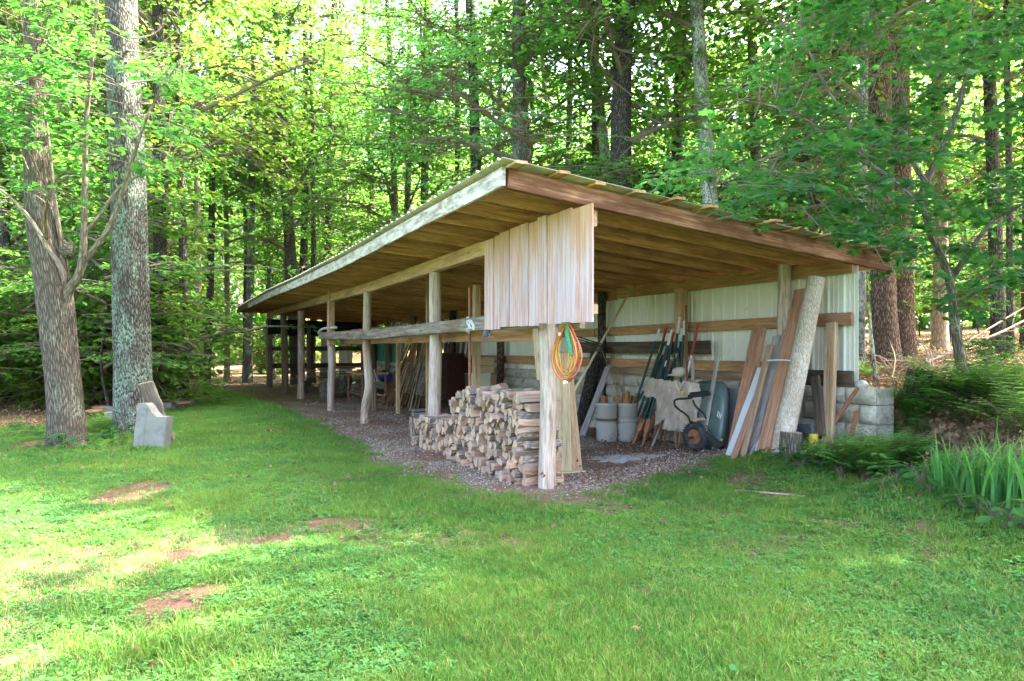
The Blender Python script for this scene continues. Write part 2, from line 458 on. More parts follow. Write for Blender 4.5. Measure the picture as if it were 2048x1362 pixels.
M['black_sheet'] = plain('black_plastic', (.012,.012,.013), .6, 0, .3, 4)
M['stone'] = plain('grey_stone', (.40,.39,.36), .9, 0, .2, 6, .6)
M['brown_stone'] = plain('brown_flat_stone', (.36,.17,.10), .9, 0, .25, 6, .6)
M['ash'] = plain('pale_ash', (.46,.45,.43), 1, 0, .2, 18, .8, (.28,.23,.19), (.45,.6))
M['blue_paint'] = plain('blue_plastic', (.03,.06,.22), .4)
M['bark_oak'] = bark('oak_bark', (.075,.06,.045), (.20,.158,.12), (.31,.26,.205), (.40,.43,.32), (.54,.68), 46, 1.0, 5.5, .014)
M['bark_pine'] = bark('grey_ridged_bark', (.055,.047,.038), (.18,.16,.135), (.31,.285,.25), (.36,.46,.34), (.44,.6), 32, 1.0, 8, .022)
M['bark_red'] = bark('red_brown_bark', (.05,.03,.02), (.20,.125,.08), (.34,.24,.17), None, (.5,.6), 36, 1.0, 8, .02)
M['bark_dark'] = bark('dark_bark', (.03,.026,.022), (.11,.095,.08), (.19,.17,.15), (.26,.30,.24), (.6,.7), 32, 1.0, 8, .02)
M['bark_lichen'] = bark('lichen_bark', (.06,.055,.045), (.22,.21,.17), (.34,.33,.28), (.46,.52,.40), (.42,.55), 28, .8, 7, .012)
M['bark_pale'] = bark('pale_bark', (.15,.115,.085), (.30,.24,.18), (.42,.35,.27), None, (.5,.6), 26, .6, 5, .01)
M['lean_log'] = bark('flaky_grey_log', (.30,.23,.17), (.46,.37,.28), (.58,.49,.39), (.55,.50,.42), (.5,.6), 60, .8, 14, .006)
M['twig'] = plain('twig_bark', (.16,.125,.09), .9, 0, .3, 8)
M['drytwig'] = plain('dry_twig', (.38,.29,.20), .9, 0, .3, 8)
M['leaf_far'] = leafmat('leaf_sunny', (.042,.11,.022), (.085,.185,.035), (.22,.48,.06), .012, .5)
M['leaf_mid'] = leafmat('leaf_mid', (.045,.12,.018), (.095,.19,.028), (.32,.58,.07), .025, .5)
M['leaf_maple'] = leafmat('leaf_maple', (.02,.085,.022), (.042,.125,.03), (.16,.43,.055), .012, .45)
M['leaf_deep'] = leafmat('leaf_deep', (.014,.075,.022), (.03,.11,.03), (.09,.32,.045), .012, .4)
M['leaf_needle'] = leafmat('leaf_layered', (.03,.10,.03), (.06,.16,.04), (.26,.58,.09), .02, .42)
M['fern'] = leafmat('fern_leaf', (.075,.19,.04), (.16,.33,.055), (.34,.60,.09), .02, .42)
M['iris'] = leafmat('iris_leaf', (.04,.16,.045), (.08,.24,.05), (.16,.40,.06), .01, .35, .35)
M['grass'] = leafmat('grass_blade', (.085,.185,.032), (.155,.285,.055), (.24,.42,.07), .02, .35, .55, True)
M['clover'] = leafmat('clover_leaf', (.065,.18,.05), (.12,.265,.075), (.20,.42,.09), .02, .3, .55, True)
M['drygrass'] = leafmat('dry_blade', (.24,.22,.07), (.40,.35,.13), (.4,.36,.12), .02, .3)
M['litter'] = leafmat('dead_leaf', (.11,.06,.035), (.27,.17,.10), (.2,.12,.06), .03, .2)
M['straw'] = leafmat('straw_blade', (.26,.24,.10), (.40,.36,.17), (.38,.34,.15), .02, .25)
M['pebble'] = None
def pebble():
    k = NT('pebble_stone'); oi = k.n('ShaderNodeObjectInfo')
    c = k.ramp(oi.outputs['Random'], [(0, (.20,.165,.13)), (.5, (.38,.33,.27)), (.8, (.31,.21,.15)), (1, (.58,.54,.48))])
    return k.bsdf(c, .85)
M['pebble'] = pebble()
def ground_mat():
    k = NT('lawn_gravel_and_litter'); p = k.geo()
    n1 = k.noise(p, 9, 8, .7); n2 = k.noise(p, 60, 6, .7); n3 = k.noise(p, 1.6, 6, .6)
    grass = k.mix(k.mrange(n3, .35, .65), k.ramp(n2, [(.3, (.035,.075,.018)), (.7, (.08,.15,.03))]), k.ramp(n2, [(.3, (.06,.10,.02)), (.7, (.13,.19,.04))]))
    dirt = k.ramp(n1, [(.25, (.075,.042,.028)), (.5, (.155,.085,.055)), (.75, (.24,.145,.095))])
    vo = k.n('ShaderNodeTexVoronoi'); vo.inputs['Scale'].default_value = 38; k.l(p, vo.inputs['Vector'])
    st = k.n('ShaderNodeSeparateColor'); k.l(vo.outputs['Color'], st.inputs[0])
    stones = k.ramp(st.outputs[0], [(0, (.21,.17,.135)), (.5, (.38,.33,.27)), (.8, (.30,.20,.14)), (1, (.58,.54,.48))])
    stones = k.mix(k.mrange(vo.outputs['Distance'], .35, .6), stones, (.16,.11,.085))
    gravel = k.mix(k.mrange(k.noise(p, 1.4, 7, .7), .42, .56), stones, k.mix(.5, dirt, (.30,.17,.115)))
    vo2 = k.n('ShaderNodeTexVoronoi'); vo2.inputs['Scale'].default_value = 22; k.l(p, vo2.inputs['Vector'])
    s2 = k.n('ShaderNodeSeparateColor'); k.l(vo2.outputs['Color'], s2.inputs[0])
    litter = k.ramp(s2.outputs[0], [(0, (.10,.06,.035)), (.4, (.22,.13,.075)), (.75, (.34,.22,.13)), (1, (.48,.34,.22))])
    litter = k.mix(k.mrange(n3, .5, .7), litter, (.07,.055,.03))
    dm = k.n('ShaderNodeMath', operation='ADD'); k.l(k.attr('dirt').outputs['Fac'], dm.inputs[0]); k.l(k.mrange(k.noise(p, 18, 8, .8), .3, .7, -.65, .5), dm.inputs[1]); c = k.mix(k.mrange(dm.outputs[0], .3, .7), grass, dirt)
    c = k.mix(k.attr('gravel').outputs['Fac'], c, gravel)
    c = k.mix(k.attr('litter').outputs['Fac'], c, litter)
    hh = k.n('ShaderNodeMath', operation='ADD'); k.l(n2, hh.inputs[0]); k.l(k.mrange(vo.outputs['Distance'], 0, .6, .8, 0), hh.inputs[1])
    return k.bsdf(c, .95, k.bump(hh.outputs[0], .7, .02), spec=.1)
M['ground'] = ground_mat()
# ------------------------------------------------------------------ masks
def poly_sd(x, y, poly):
    """signed distance, positive inside"""
    P = np.array(poly, float); n = len(P)
    best = np.full(x.shape, 1e9); ins = np.zeros(x.shape, bool)
    for i in range(n):
        ax, ay = P[i]; bx, by = P[(i+1) % n]
        ex, ey = bx-ax, by-ay
        t = np.clip(((x-ax)*ex + (y-ay)*ey)/(ex*ex+ey*ey+1e-12), 0, 1)
        best = np.minimum(best, np.hypot(x-ax-ex*t, y-ay-ey*t))
        c = (ay > y) != (by > y)
        with np.errstate(divide='ignore', invalid='ignore'):
            xi = (bx-ax)*(y-ay)/(by-ay)+ax
        ins ^= c & (x < xi)
    return np.where(ins, best, -best)
def g2(px, py): q = gnd(px, py); return (q.x, q.y)
def s2(s, d): q = S(s, d, 0); return (q.x, q.y)
GRAVEL = [g2(480,792), g2(560,818), g2(640,856), g2(720,905), g2(800,938), g2(880,968), g2(1000,1003), g2(1080,1010), g2(1190,1004), g2(1280,975), g2(1350,957), g2(1450,945), g2(1540,932), g2(1610,915),
          s2(-1.3,3.5), s2(-1.2,4.0), s2(22,4.0), s2(24,3.0), g2(500,741), g2(440,741), g2(395,757), g2(420,776)]
LITTER_L = [(-60,16.5), g2(-250,868), g2(-60,865), g2(60,852), g2(150,846), g2(250,838), g2(345,812), g2(392,790), g2(405,768), g2(425,750), g2(440,738), (-30,90), (-120,90)]
LITTER_R = [g2(1610,912), g2(1650,938), g2(1700,978), g2(1790,984), g2(1880,1002), g2(1960,1032), g2(2060,1072), g2(2300,1130), (14,5), (60,5), (60,60), s2(-1.4,4.5), s2(-1.35,3.4)]
DIRT = []   # (x, y, rx, ry, angle, strength)
def dirt_px(px, py, wx, wy, st=1.0):
    a = gnd(px, py); Y = a.y
    DIRT.append((a.x, a.y, pxm(wx, Y), abs(gnd(px, py-wy).y - gnd(px, py+wy).y)/2, st))
for q in ((268,984,60,26), (350,1212,75,50), (310,1250,50,34,.8), (380,1190,40,18), (660,1050,95,16,.9), (560,1078,60,16,.8), (360,1110,70,14,.9), (250,1140,110,16,.8), (300,1330,40,16,.9),
          (1490,975,50,12), (1560,998,40,9), (1230,1020,70,12,.9), (1140,1002,60,10,.8), (1700,1062,60,12,.7), (1820,1080,60,14,.7), (1850,1110,70,12,.6), (1880,1130,60,10,.6), (860,1000,60,14,.4), (60,890,60,14,.9), (180,1100,60,10,.8),
          (455,860,20,6,.8), (1640,1050,40,8,.5), (1330,1060,40,10,.4), (220,900,40,8,.7), (1750,990,90,14,1.0), (1870,1012,60,10,.9), (700,1046,90,12,.8)): dirt_px(*q)
def masks(x, y):
    wob = (fbm(x*1.7, y*1.7, 11)-.5)*.7 + (fbm(x*7, y*7, 17)-.5)*.25
    s, d = sd(x, y)
    g = sm(-.34, .34, poly_sd(x, y, GRAVEL)+wob*1.0)
    l = np.maximum(sm(-.3, .35, poly_sd(x, y, LITTER_L)+wob*1.4), sm(-.12, .15, poly_sd(x, y, LITTER_R)+wob*.5))
    l = np.maximum(l, sm(3.9, 4.2, d)*sm(-1.6, -1.2, s))
    l = np.maximum(l, sm(33, 38, y+wob*3))
    dd = np.zeros_like(x)
    for (cx, cy, rx, ry, st) in DIRT:
        q = np.hypot((x-cx)/rx, (y-cy)/ry) + wob*1.3
        dd = np.maximum(dd, st*sm(1.45, .45, q))
    thin = sm(.60, .74, fbm(x*1.1, y*1.1, 23))*.55
    dd = np.maximum(dd, thin)
    dd = np.maximum(dd, .8*sm(.0, .5, l)*(1-l))
    return g, np.clip(dd, 0, 1), l
# ------------------------------------------------------------------ ground
def make_ground():
    xs = np.concatenate([np.linspace(-300,-40,14), np.linspace(-38,-12,40), np.arange(-11.8,11.8,.1), np.linspace(12,38,40), np.linspace(40,300,14)])
    ys = np.concatenate([np.linspace(-80,2,22), np.arange(2.3,15,.1), np.arange(15,42,.3), np.linspace(42.5,80,40), np.linspace(85,340,14)])
    X, Y = np.meshgrid(xs, ys); x = X.ravel(); y = Y.ravel()
    z = terrain(x, y); g, dd, l = masks(x, y)
    nx, ny = len(xs), len(ys)
    i = np.arange(ny-1)[:,None]*nx + np.arange(nx-1)[None,:]
    Fq = np.stack([i, i+1, i+nx+1, i+nx], -1).reshape(-1, 4)
    me = npmesh('ground', np.stack([x, y, z], 1), Fq, M['ground'], smooth=True)
    for nm, v in (('gravel', g), ('dirt', dd), ('litter', l)):
        a = me.attributes.new(nm, 'FLOAT', 'POINT'); a.data.foreach_set('value', v.astype(np.float32))
    o = bpy.data.objects.new('ground', me); COL.objects.link(o); tag(o, kind='structure')
make_ground()
# ------------------------------------------------------------------ scattered stuff through geometry nodes
def scatter(name, pts, rotz, tilt, scl, kinds, protos, label, cat):
    me = bpy.data.meshes.new(name)
    me.vertices.add(len(pts)); me.vertices.foreach_set('co', np.asarray(pts, np.float32).ravel())
    rot = np.stack([tilt[:,0], tilt[:,1], rotz], 1).astype(np.float32)
    a = me.attributes.new('irot', 'FLOAT_VECTOR', 'POINT'); a.data.foreach_set('vector', rot.ravel())
    a = me.attributes.new('iscl', 'FLOAT', 'POINT'); a.data.foreach_set('value', np.asarray(scl, np.float32))
    a = me.attributes.new('ikind', 'INT', 'POINT'); a.data.foreach_set('value', np.asarray(kinds, np.int32))
    me.update()
    o = bpy.data.objects.new(name, me); COL.objects.link(o)
    src = bpy.data.collections.new(name + '_source')
    for k, (pm) in enumerate(protos):
        po = bpy.data.objects.new('%s_kind_%02d' % (name, k), pm); src.objects.link(po)
    ng = bpy.data.node_groups.new(name + '_nodes', 'GeometryNodeTree')
    ng.interface.new_socket('Geometry', in_out='INPUT', socket_type='NodeSocketGeometry')
    ng.interface.new_socket('Geometry', in_out='OUTPUT', socket_type='NodeSocketGeometry')
    N = ng.nodes.new; L = ng.links.new
    gi, go = N('NodeGroupInput'), N('NodeGroupOutput')
    iop = N('GeometryNodeInstanceOnPoints'); ci = N('GeometryNodeCollectionInfo')
    ci.inputs['Collection'].default_value = src; ci.inputs['Separate Children'].default_value = True; ci.inputs['Reset Children'].default_value = True
    def na(nm, typ):
        n = N('GeometryNodeInputNamedAttribute'); n.data_type = typ; n.inputs['Name'].default_value = nm; return n.outputs[0]
    L(gi.outputs[0], iop.inputs['Points']); L(ci.outputs[0], iop.inputs['Instance'])
    iop.inputs['Pick Instance'].default_value = True
    L(na('ikind', 'INT'), iop.inputs['Instance Index']); L(na('irot', 'FLOAT_VECTOR'), iop.inputs['Rotation']); L(na('iscl', 'FLOAT'), iop.inputs['Scale'])
    L(iop.outputs[0], go.inputs[0])
    md = o.modifiers.new('scatter', 'NODES'); md.node_group = ng
    tag(o, label, cat, kind='stuff'); return o
def blades(name, n, rad, h0, h1, w, mat, seed, lean=.5, dry=0.0):
    r = np.random.default_rng(seed); V, Fs, R = [], [], []
    mi = []
    for i in range(n):
        a = r.uniform(0, 6.28); rr = rad*math.sqrt(r.uniform()); bx, by = rr*math.cos(a), rr*math.sin(a)
        h = r.uniform(h0, h1); th = r.uniform(0, 6.28); ln = r.uniform(.1, lean)*h
        dx, dy = math.cos(th), math.sin(th); px, py = -dy, dx
        o = len(V); ww = w*r.uniform(.7, 1.2)
        for (t, wd) in ((0, 1), (.55, .8)):
            cx, cy, cz = bx+dx*ln*t*t, by+dy*ln*t*t, h*t
            V += [(cx-px*ww*wd/2, cy-py*ww*wd/2, cz), (cx+px*ww*wd/2, cy+py*ww*wd/2, cz)]
        V.append((bx+dx*ln, by+dy*ln, h*(1-.25*ln/h)))
        Fs += [[o, o+1, o+3, o+2]]; R += [r.uniform()]*5
        Fs += [[o+2, o+3, o+4]]; k = 1 if r.uniform() < dry else 0; mi += [k, k]
    q = np.array([f for f in Fs if len(f) == 4]); t = np.array([f for f in Fs if len(f) == 3])
    return npmesh(name, V, [q, t], [mat, M['drygrass']], R, np.concatenate([mi[0::2], mi[1::2]]))
def rosette(name, n, rad, size, mat, seed, h=.03, lobes=1, k=6):
    r = np.random.default_rng(seed); V, Fs, R = [], [], []
    for i in range(n):
        a = r.uniform(0, 6.28); rr = rad*math.sqrt(r.uniform()); cx, cy, cz = rr*math.cos(a), rr*math.sin(a), h*r.uniform(.35, 1)
        for lb in range(lobes):
            th = r.uniform(0, 6.28) if lobes == 1 else a + lb*2.09
            s = size*r.uniform(.7, 1.2); dx, dy = math.cos(th), math.sin(th); tl = r.uniform(-.3, .5)
            o = len(V); c = (cx, cy, cz)
            for j in range(k):
                t = j*2*math.pi/k; lx = .5*s*(1-math.cos(t)); ly = .42*s*math.sin(t)
                V.append((cx+dx*lx-dy*ly, cy+dy*lx+dx*ly, cz+tl*lx+.3*abs(ly)))
            Fs.append(list(range(o, o+k))); R += [r.uniform()]*k
    return npmesh(name, V, np.array(Fs), mat, R)
def make_lawn():
    r = RNG
    N = 520000
    Y = r.uniform(0, 1, N)**1.6*26+2.4
    Xn = r.uniform(-1, 1, N)*(Y*.92+1.6)
    # density by distance: accept to thin out far grass
    g, dd, l = masks(Xn, Y)
    w = (1-g)*(1-np.clip(dd*1.05+(fbm(Xn*9, Y*9, 51)-.5)*1.1*(dd>.03), 0, 1)*.97)*(1-l*.97)
    # target density per m2 against sampling density
    samp = N/26/1.6*((Y-2.4)/26+1e-6)**(1/1.6-1)/(2*(Y*.92+1.6))
    tgt = np.where(Y < 5, 900, np.where(Y < 9, 620, 320))
    keep = r.uniform(0, 1, N) < w*np.minimum(1, tgt/samp)
    x, y = Xn[keep], Y[keep]; n = len(x)
    clv = fbm(x*.9, y*.9, 31); wd = fbm(x*2.2, y*2.2, 37)
    u = r.uniform(0, 1, n)
    kinds = np.where(u < .52, r.integers(0, 4, n), np.where(u < .52+.45*sm(.38,.54,clv), r.integers(4, 6, n), np.where((u > .985) & (wd > .45), 6, r.integers(0, 4, n))))
    leftclover = sm(0, 1, poly_sd(x, y, [g2(-100,1000), g2(150,1000), g2(330,1030), g2(300,1075), g2(100,1090), g2(-100,1090)])+.4)
    kinds = np.where(r.uniform(0,1,n) < leftclover*.7, r.integers(4, 6, n), kinds)
    scl = r.uniform(.55, 1.05, n)*(0.72+.5*fbm(x*.6, y*.6, 41))*np.where(Y[keep] > 9, 1.25, 1)
    tall = np.exp(-(((x-gnd(310,1305).x)/.35)**2+((y-gnd(310,1305).y)/.22)**2))
    strip = sm(.5, 0, np.abs(poly_sd(x, y, GRAVEL)+.35))*sm(11, 15, y)
    scl = scl*(1+.9*tall*(kinds < 4)+1.2*strip)
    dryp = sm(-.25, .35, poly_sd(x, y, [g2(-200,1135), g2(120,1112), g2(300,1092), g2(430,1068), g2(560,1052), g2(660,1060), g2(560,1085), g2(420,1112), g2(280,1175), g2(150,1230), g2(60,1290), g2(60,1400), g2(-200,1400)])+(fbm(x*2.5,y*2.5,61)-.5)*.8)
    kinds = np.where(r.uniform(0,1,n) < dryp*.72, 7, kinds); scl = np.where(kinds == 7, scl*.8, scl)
    tl = r.normal(0, .12, (n, 2))
    protos = [blades('grass_tuft', 26, .07, .035, .075, .0042, M['grass'], 1, .8, .06), blades('grass_tuft', 24, .07, .03, .065, .004, M['grass'], 2, 1.0, .12),
              blades('grass_tuft', 28, .08, .03, .06, .0036, M['grass'], 3, .9, .04), blades('grass_tuft', 20, .07, .04, .085, .0045, M['grass'], 4, .9, .18),
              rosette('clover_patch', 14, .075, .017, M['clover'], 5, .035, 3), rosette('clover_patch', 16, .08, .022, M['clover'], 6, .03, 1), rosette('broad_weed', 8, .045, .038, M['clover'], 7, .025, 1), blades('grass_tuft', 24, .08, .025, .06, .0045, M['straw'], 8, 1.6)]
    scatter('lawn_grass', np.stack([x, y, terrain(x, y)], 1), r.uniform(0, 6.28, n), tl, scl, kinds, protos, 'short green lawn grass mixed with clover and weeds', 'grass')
    print('grass', n)
make_lawn()
def leaf_flat(name, seed, size=.045):
    r = np.random.default_rng(seed); V, Fs, R = [], [], []
    for i in range(5):
        cx, cy = r.normal(0, .12, 2); th = r.uniform(0, 6.28); s = size*r.uniform(.6, 1.2); o = len(V)
        for (lx, ly, lz) in ((0,0,.01),(.4,.3,.02+.2*s),(1,0,.015),(.4,-.3,.012)):
            V.append((cx+s*(lx*math.cos(th)-ly*math.sin(th)), cy+s*(lx*math.sin(th)+ly*math.cos(th)), lz*r.uniform(.5, 1.5)))
        Fs.append([o, o+1, o+2, o+3]); R += [r.uniform()]*4
    return npmesh(name, V, np.array(Fs), M['litter'], R)
def make_litter():
    r = RNG; N = 90000
    Y = r.uniform(5, 32, N); X = r.uniform(-1, 1, N)*(Y*.82+1)
    g, dd, l = masks(X, Y)
    w = np.clip(l*.9 + g*.06 + .012, 0, 1)*np.where(Y < 14, 1, .6)
    k = r.uniform(0, 1, N) < w; x, y = X[k], Y[k]; n = len(x)
    scatter('leaf_litter', np.stack([x, y, terrain(x, y)], 1), r.uniform(0, 6.28, n), r.normal(0, .2, (n, 2)), r.uniform(.7, 1.5, n), r.integers(0, 3, n),
            [leaf_flat('dead_leaves', 3), leaf_flat('dead_leaves', 4), leaf_flat('dead_leaves', 5, .035)], 'brown dead leaves strewn over forest floor and gravel', 'dead leaves')
    N = 110000
    Y = r.uniform(6, 19, N); X = r.uniform(-1, 1, N)*(Y*.45)
    g, dd, l = masks(X, Y); k = r.uniform(0, 1, N) < g**2*np.where(Y < 12, 1, .5)*(.12+.88*sm(.42, .58, fbm(X*1.0, Y*1.0, 71))); x, y = X[k], Y[k]; n = len(x)
    protos = []
    for i in range(3):
        b = MB(); b.rock((0,0,.2), (1,.75,.5), 4, .5, i, 0, .9, False)
        o = b.build('pebble', M['pebble']); me = o.data; bpy.data.objects.remove(o); protos.append(me)
    scatter('gravel', np.stack([x, y, terrain(x, y)], 1), r.uniform(0, 6.28, n), r.normal(0, .3, (n, 2)), r.uniform(.004, .0125, n)*(1+.5*(r.uniform(0,1,n)>.93)), r.integers(0, 3, n), protos, 'loose grey and red gravel stones on the shed floor', 'gravel')
make_litter()
# ------------------------------------------------------------------ foliage
OVAL = (np.array([(0,0,0),(.35,.30,.05),(.75,.22,.04),(1,0,-.03),(.75,-.22,.04),(.35,-.30,.05)], float), [np.array([[0,1,2,3],[0,3,4,5]])])
_ml = [(0,0),(.12,.20),(.05,.42),(.32,.36),(.50,.56),(.58,.26),(1.0,0),(.58,-.26),(.50,-.56),(.32,-.36),(.05,-.42),(.12,-.20)]
MAPLE = (np.array([(.36,0,.05)]+[(a,b,-.12*abs(b)) for a,b in _ml], float), [np.array([[0,i,i+1] for i in range(1,12)]+[[0,12,1]])])
SLIM = (np.array([(0,0,0),(.5,.16,.03),(1,0,-.05),(.5,-.16,.03)], float), [np.array([[0,1,2],[0,2,3]])])
def leaves(C, D, UP, size, tmpl, rng):
    """instances of a leaf template: C centres, D directions, UP normals (all n,3), size (n)"""
    T, Fs = tmpl
    D = D/np.linalg.norm(D, axis=1, keepdims=True)
    Sd = np.cross(UP, D); Sd /= (np.linalg.norm(Sd, axis=1, keepdims=True)+1e-9); Up = np.cross(D, Sd)
    V = C[:,None,:] + size[:,None,None]*(T[None,:,0:1]*D[:,None,:] + T[None,:,1:2]*Sd[:,None,:] + T[None,:,2:3]*Up[:,None,:])
    n, k = len(C), len(T)
    out = [(f[None,:,:] + (np.arange(n)*k)[:,None,None]).reshape(-1, f.shape[1]) for f in Fs]
    rnd = np.repeat(np.clip(rng.normal(.5, .25, n), 0, 1), k)
    return V.reshape(-1, 3), out, rnd
def spray_leaves(centers, dirs, length, per, size, rng, flat=.25, droop=.25, width=.35):
    """leaves along flat sprays: each spray a twig of given length pointing dirs"""
    n = len(centers)
    t = rng.uniform(-.5, .5, (n, per)); side = rng.choice([-1., 1.], (n, per))
    d = dirs/np.linalg.norm(dirs, axis=1, keepdims=True)
    upv = np.tile(np.array([0,0,1.]), (n,1)); sd_ = np.cross(upv, d); sd_ /= np.linalg.norm(sd_, axis=1, keepdims=True)+1e-9
    L = length*rng.uniform(.6, 1.3, n)
    wd = width*L[:,None]*(1-np.abs(t+.1)*1.2)*rng.uniform(0, 1, (n, per))
    C = centers[:,None,:] + d[:,None,:]*(t*L[:,None])[:,:,None] + sd_[:,None,:]*(side*wd)[:,:,None]
    C[:,:,2] += -droop*(t+.5)**2*L[:,None]*.6 + rng.normal(0, flat*.25, (n, per))*L[:,None]*.4
    D = d[:,None,:]*.7 + sd_[:,None,:]*side[:,:,None]*.8 + rng.normal(0, .3, (n, per, 3)); D[:,:,2] -= droop
    U = np.zeros((n, per, 3)); U[:,:,2] = 1; U += rng.normal(0, flat, (n, per, 3))
    s = size*rng.uniform(.6, 1.25, (n, per))
    return C.reshape(-1,3), D.reshape(-1,3), U.reshape(-1,3), s.ravel()
def tubes_np(paths, n=5):
    """thin branches: list of (points(k,3), radii(k))"""
    V, Fq = [], []; o = 0
    for P, R in paths:
        P = np.asarray(P); k = len(P)
        T = np.gradient(P, axis=0); T /= np.linalg.norm(T, axis=1, keepdims=True)+1e-9
        A = np.cross(T, np.array([.3,.2,1.])); A /= np.linalg.norm(A, axis=1, keepdims=True)+1e-9; B = np.cross(T, A)
        th = np.arange(n)*2*math.pi/n
        ring = P[:,None,:] + np.asarray(R)[:,None,None]*(np.cos(th)[None,:,None]*A[:,None,:]+np.sin(th)[None,:,None]*B[:,None,:])
        V.append(ring.reshape(-1,3))
        i = np.arange(k-1)[:,None]*n; j = np.arange(n)[None,:]
        Fq.append(np.stack([i+j, i+(j+1) % n, i+n+(j+1) % n, i+n+j], -1).reshape(-1,4)+o); o += k*n
    return np.concatenate(V), np.concatenate(Fq)
def foliage_mesh(name, centers, dirs, length, per, size, tmpl, mat, rng, anchors=None, flat=.25, droop=.25, width=.35, twig_r=.012, twigmat='twig'):
    C, D, U, s = spray_leaves(centers, dirs, length, per, size, rng, flat, droop, width)
    V, Fs, rnd = leaves(C, D, U, s, tmpl, rng)
    nl = sum(len(f) for f in Fs)
    paths = []
    d = dirs/np.linalg.norm(dirs, axis=1, keepdims=True)
    for i in range(len(centers)):
        a = centers[i]-d[i]*length*.5; b = centers[i]+d[i]*length*.45; b = b+np.array([0,0,-droop*length*.35])
        if anchors is not None:
            an = anchors[i]; m = (an+a)/2+np.array([0,0,.06])*np.linalg.norm(an-a)
            paths.append((np.array([an, m, a, b]), np.array([2.0, 1.3, .8, .25])*twig_r))
        else: paths.append((np.array([a, b]), np.array([.8, .25])*twig_r))
    TV, TF = tubes_np(paths, 4)
    TF = TF+len(V)
    q4 = [f for f in Fs if f.shape[1] == 4]; q3 = [f for f in Fs if f.shape[1] == 3]
    order = q4+q3+[TF]
    mi = np.concatenate([np.zeros(nl, np.int32), np.ones(len(TF), np.int32)])
    return npmesh(name, np.concatenate([V, TV]), order, [M[mat], M[twigmat]], np.concatenate([rnd, np.full(len(TV), .5)]), mi)
def crown_mesh(name, seed, z0, z1, rad, nspray, per, size, mat, tmpl=OVAL, length=1.1, shape=.6, flat=.35, droop=.3, nlimb=12, layered=False):
    """crown round a vertical stem, local z in metres over the foot"""
    r = np.random.default_rng(seed)
    # limbs first, sprays gather along limbs
    limbs = []; cen = []; dirs = []; anc = []
    for i in range(nlimb):
        t = (i+r.uniform(.1,.9))/nlimb; z = z0+(z1-z0)*t*.92
        az = r.uniform(0, 6.28); prof = (math.sin(math.pi*min(1, (t*.85+.12)))**shape)*rad
        L = prof*r.uniform(.7, 1.1); rise = (0.25 if layered else .55)*L*r.uniform(.4, 1.2)
        a = np.array([0, 0, z-(rise*.4)]); b = np.array([math.cos(az)*L, math.sin(az)*L, z+rise*.6])
        if b[2] > z1: b[2] = z1
        mid = (a+b)/2+np.array([r.normal(0,.12)*L, r.normal(0,.12)*L, .08*L])
        limbs.append((np.array([a, mid, b]), np.array([.055, .035, .012])*rad/3))
        m = int(nspray/nlimb)
        for j in range(m):
            u = r.uniform(.25, 1.08); base = a*(1-u)**2+2*mid*u*(1-u)+b*u*u
            spread = rad*(.30 if not layered else .34)*(1.05-.35*u)
            off = r.normal(0, 1, 3)*spread; off[2] *= (.5 if not layered else .13)
            c = base+off; cen.append(c); anc.append(base)
            dd = off*.6+np.array([math.cos(az), math.sin(az), 0])*spread*.8+r.normal(0,.2,3)*spread; dd[2] = dd[2]*.4
            dirs.append(dd+1e-3)
    me = foliage_mesh(name, np.array(cen), np.array(dirs), length, per, size, tmpl, mat, r, np.array(anc), flat, droop, .4)
    # add limbs
    V, Fq = tubes_np(limbs, 6)
    b2 = bpy.data.meshes.new('limbs'); b2.from_pydata(V.tolist(), [], Fq.tolist())
    bm = bmesh.new(); bm.from_mesh(me); nf = len(bm.faces); bm.from_mesh(b2)
    bm.faces.ensure_lookup_table()
    for f in bm.faces[nf:]: f.material_index = 1
    bm.to_mesh(me); bm.free(); bpy.data.meshes.remove(b2)
    return me
import bmesh
CROWN = {}
CROWN['tall'] = [crown_mesh('tall_crown', 10+i, 5.5, 19, 3.3, 270, 20, .21, 'leaf_far', OVAL, 1.2, .5, .4, .3, 20) for i in range(3)]
CROWN['mid'] = [crown_mesh('broad_crown', 20+i, 3.2, 14, 3.4, 320, 22, .17, 'leaf_mid', OVAL, 1.1, .55, .35, .3, 20) for i in range(2)]
CROWN['layer'] = [crown_mesh('layered_crown', 30+i, 2.2, 12, 3.6, 400, 24, .125, 'leaf_needle', OVAL, 1.2, .5, .22, .35, 18, True) for i in range(2)]
CROWN['low'] = [crown_mesh('sapling_crown', 40+i, .7, 5.5, 2.0, 240, 20, .125, 'leaf_far' if i else 'leaf_mid', OVAL, .8, .6, .3, .3, 12, True) for i in range(3)]
CROWN['bush'] = [crown_mesh('bush_crown', 50+i, .15, 1.9, 1.2, 150, 20, .09, 'leaf_mid', OVAL, .5, .6, .35, .3, 10) for i in range(2)]
def put_crown(parent, kind, idx, z=0.0, sc=1.0, sz=None, rz=None, name='crown'):
    me = CROWN[kind][idx % len(CROWN[kind])]
    o = bpy.data.objects.new(name, me); COL.objects.link(o); o.parent = parent
    o.location = (0, 0, z); o.scale = (sc, sc, sz if sz else sc); o.rotation_euler = (0, 0, random.uniform(0, 6.28) if rz is None else rz)
    return o
def trunk(parent, path, rad, mat, n=12, rough=.10, flare=1.45, name='trunk', ridge=.04):
    b = MB(); P = smoothpath(path, 5); m = len(P)
    R = np.interp(np.linspace(0, len(rad)-1, m), np.arange(len(rad)), rad)
    z0 = P[0].z
    R = [r*(1+(flare-1)*math.exp(-max(0, p.z-z0-.15)/.25)) for r, p in zip(R, P)]
    b.tube(P, R, n, rough, ridge=ridge)
    return b.build(name, M[mat], parent)
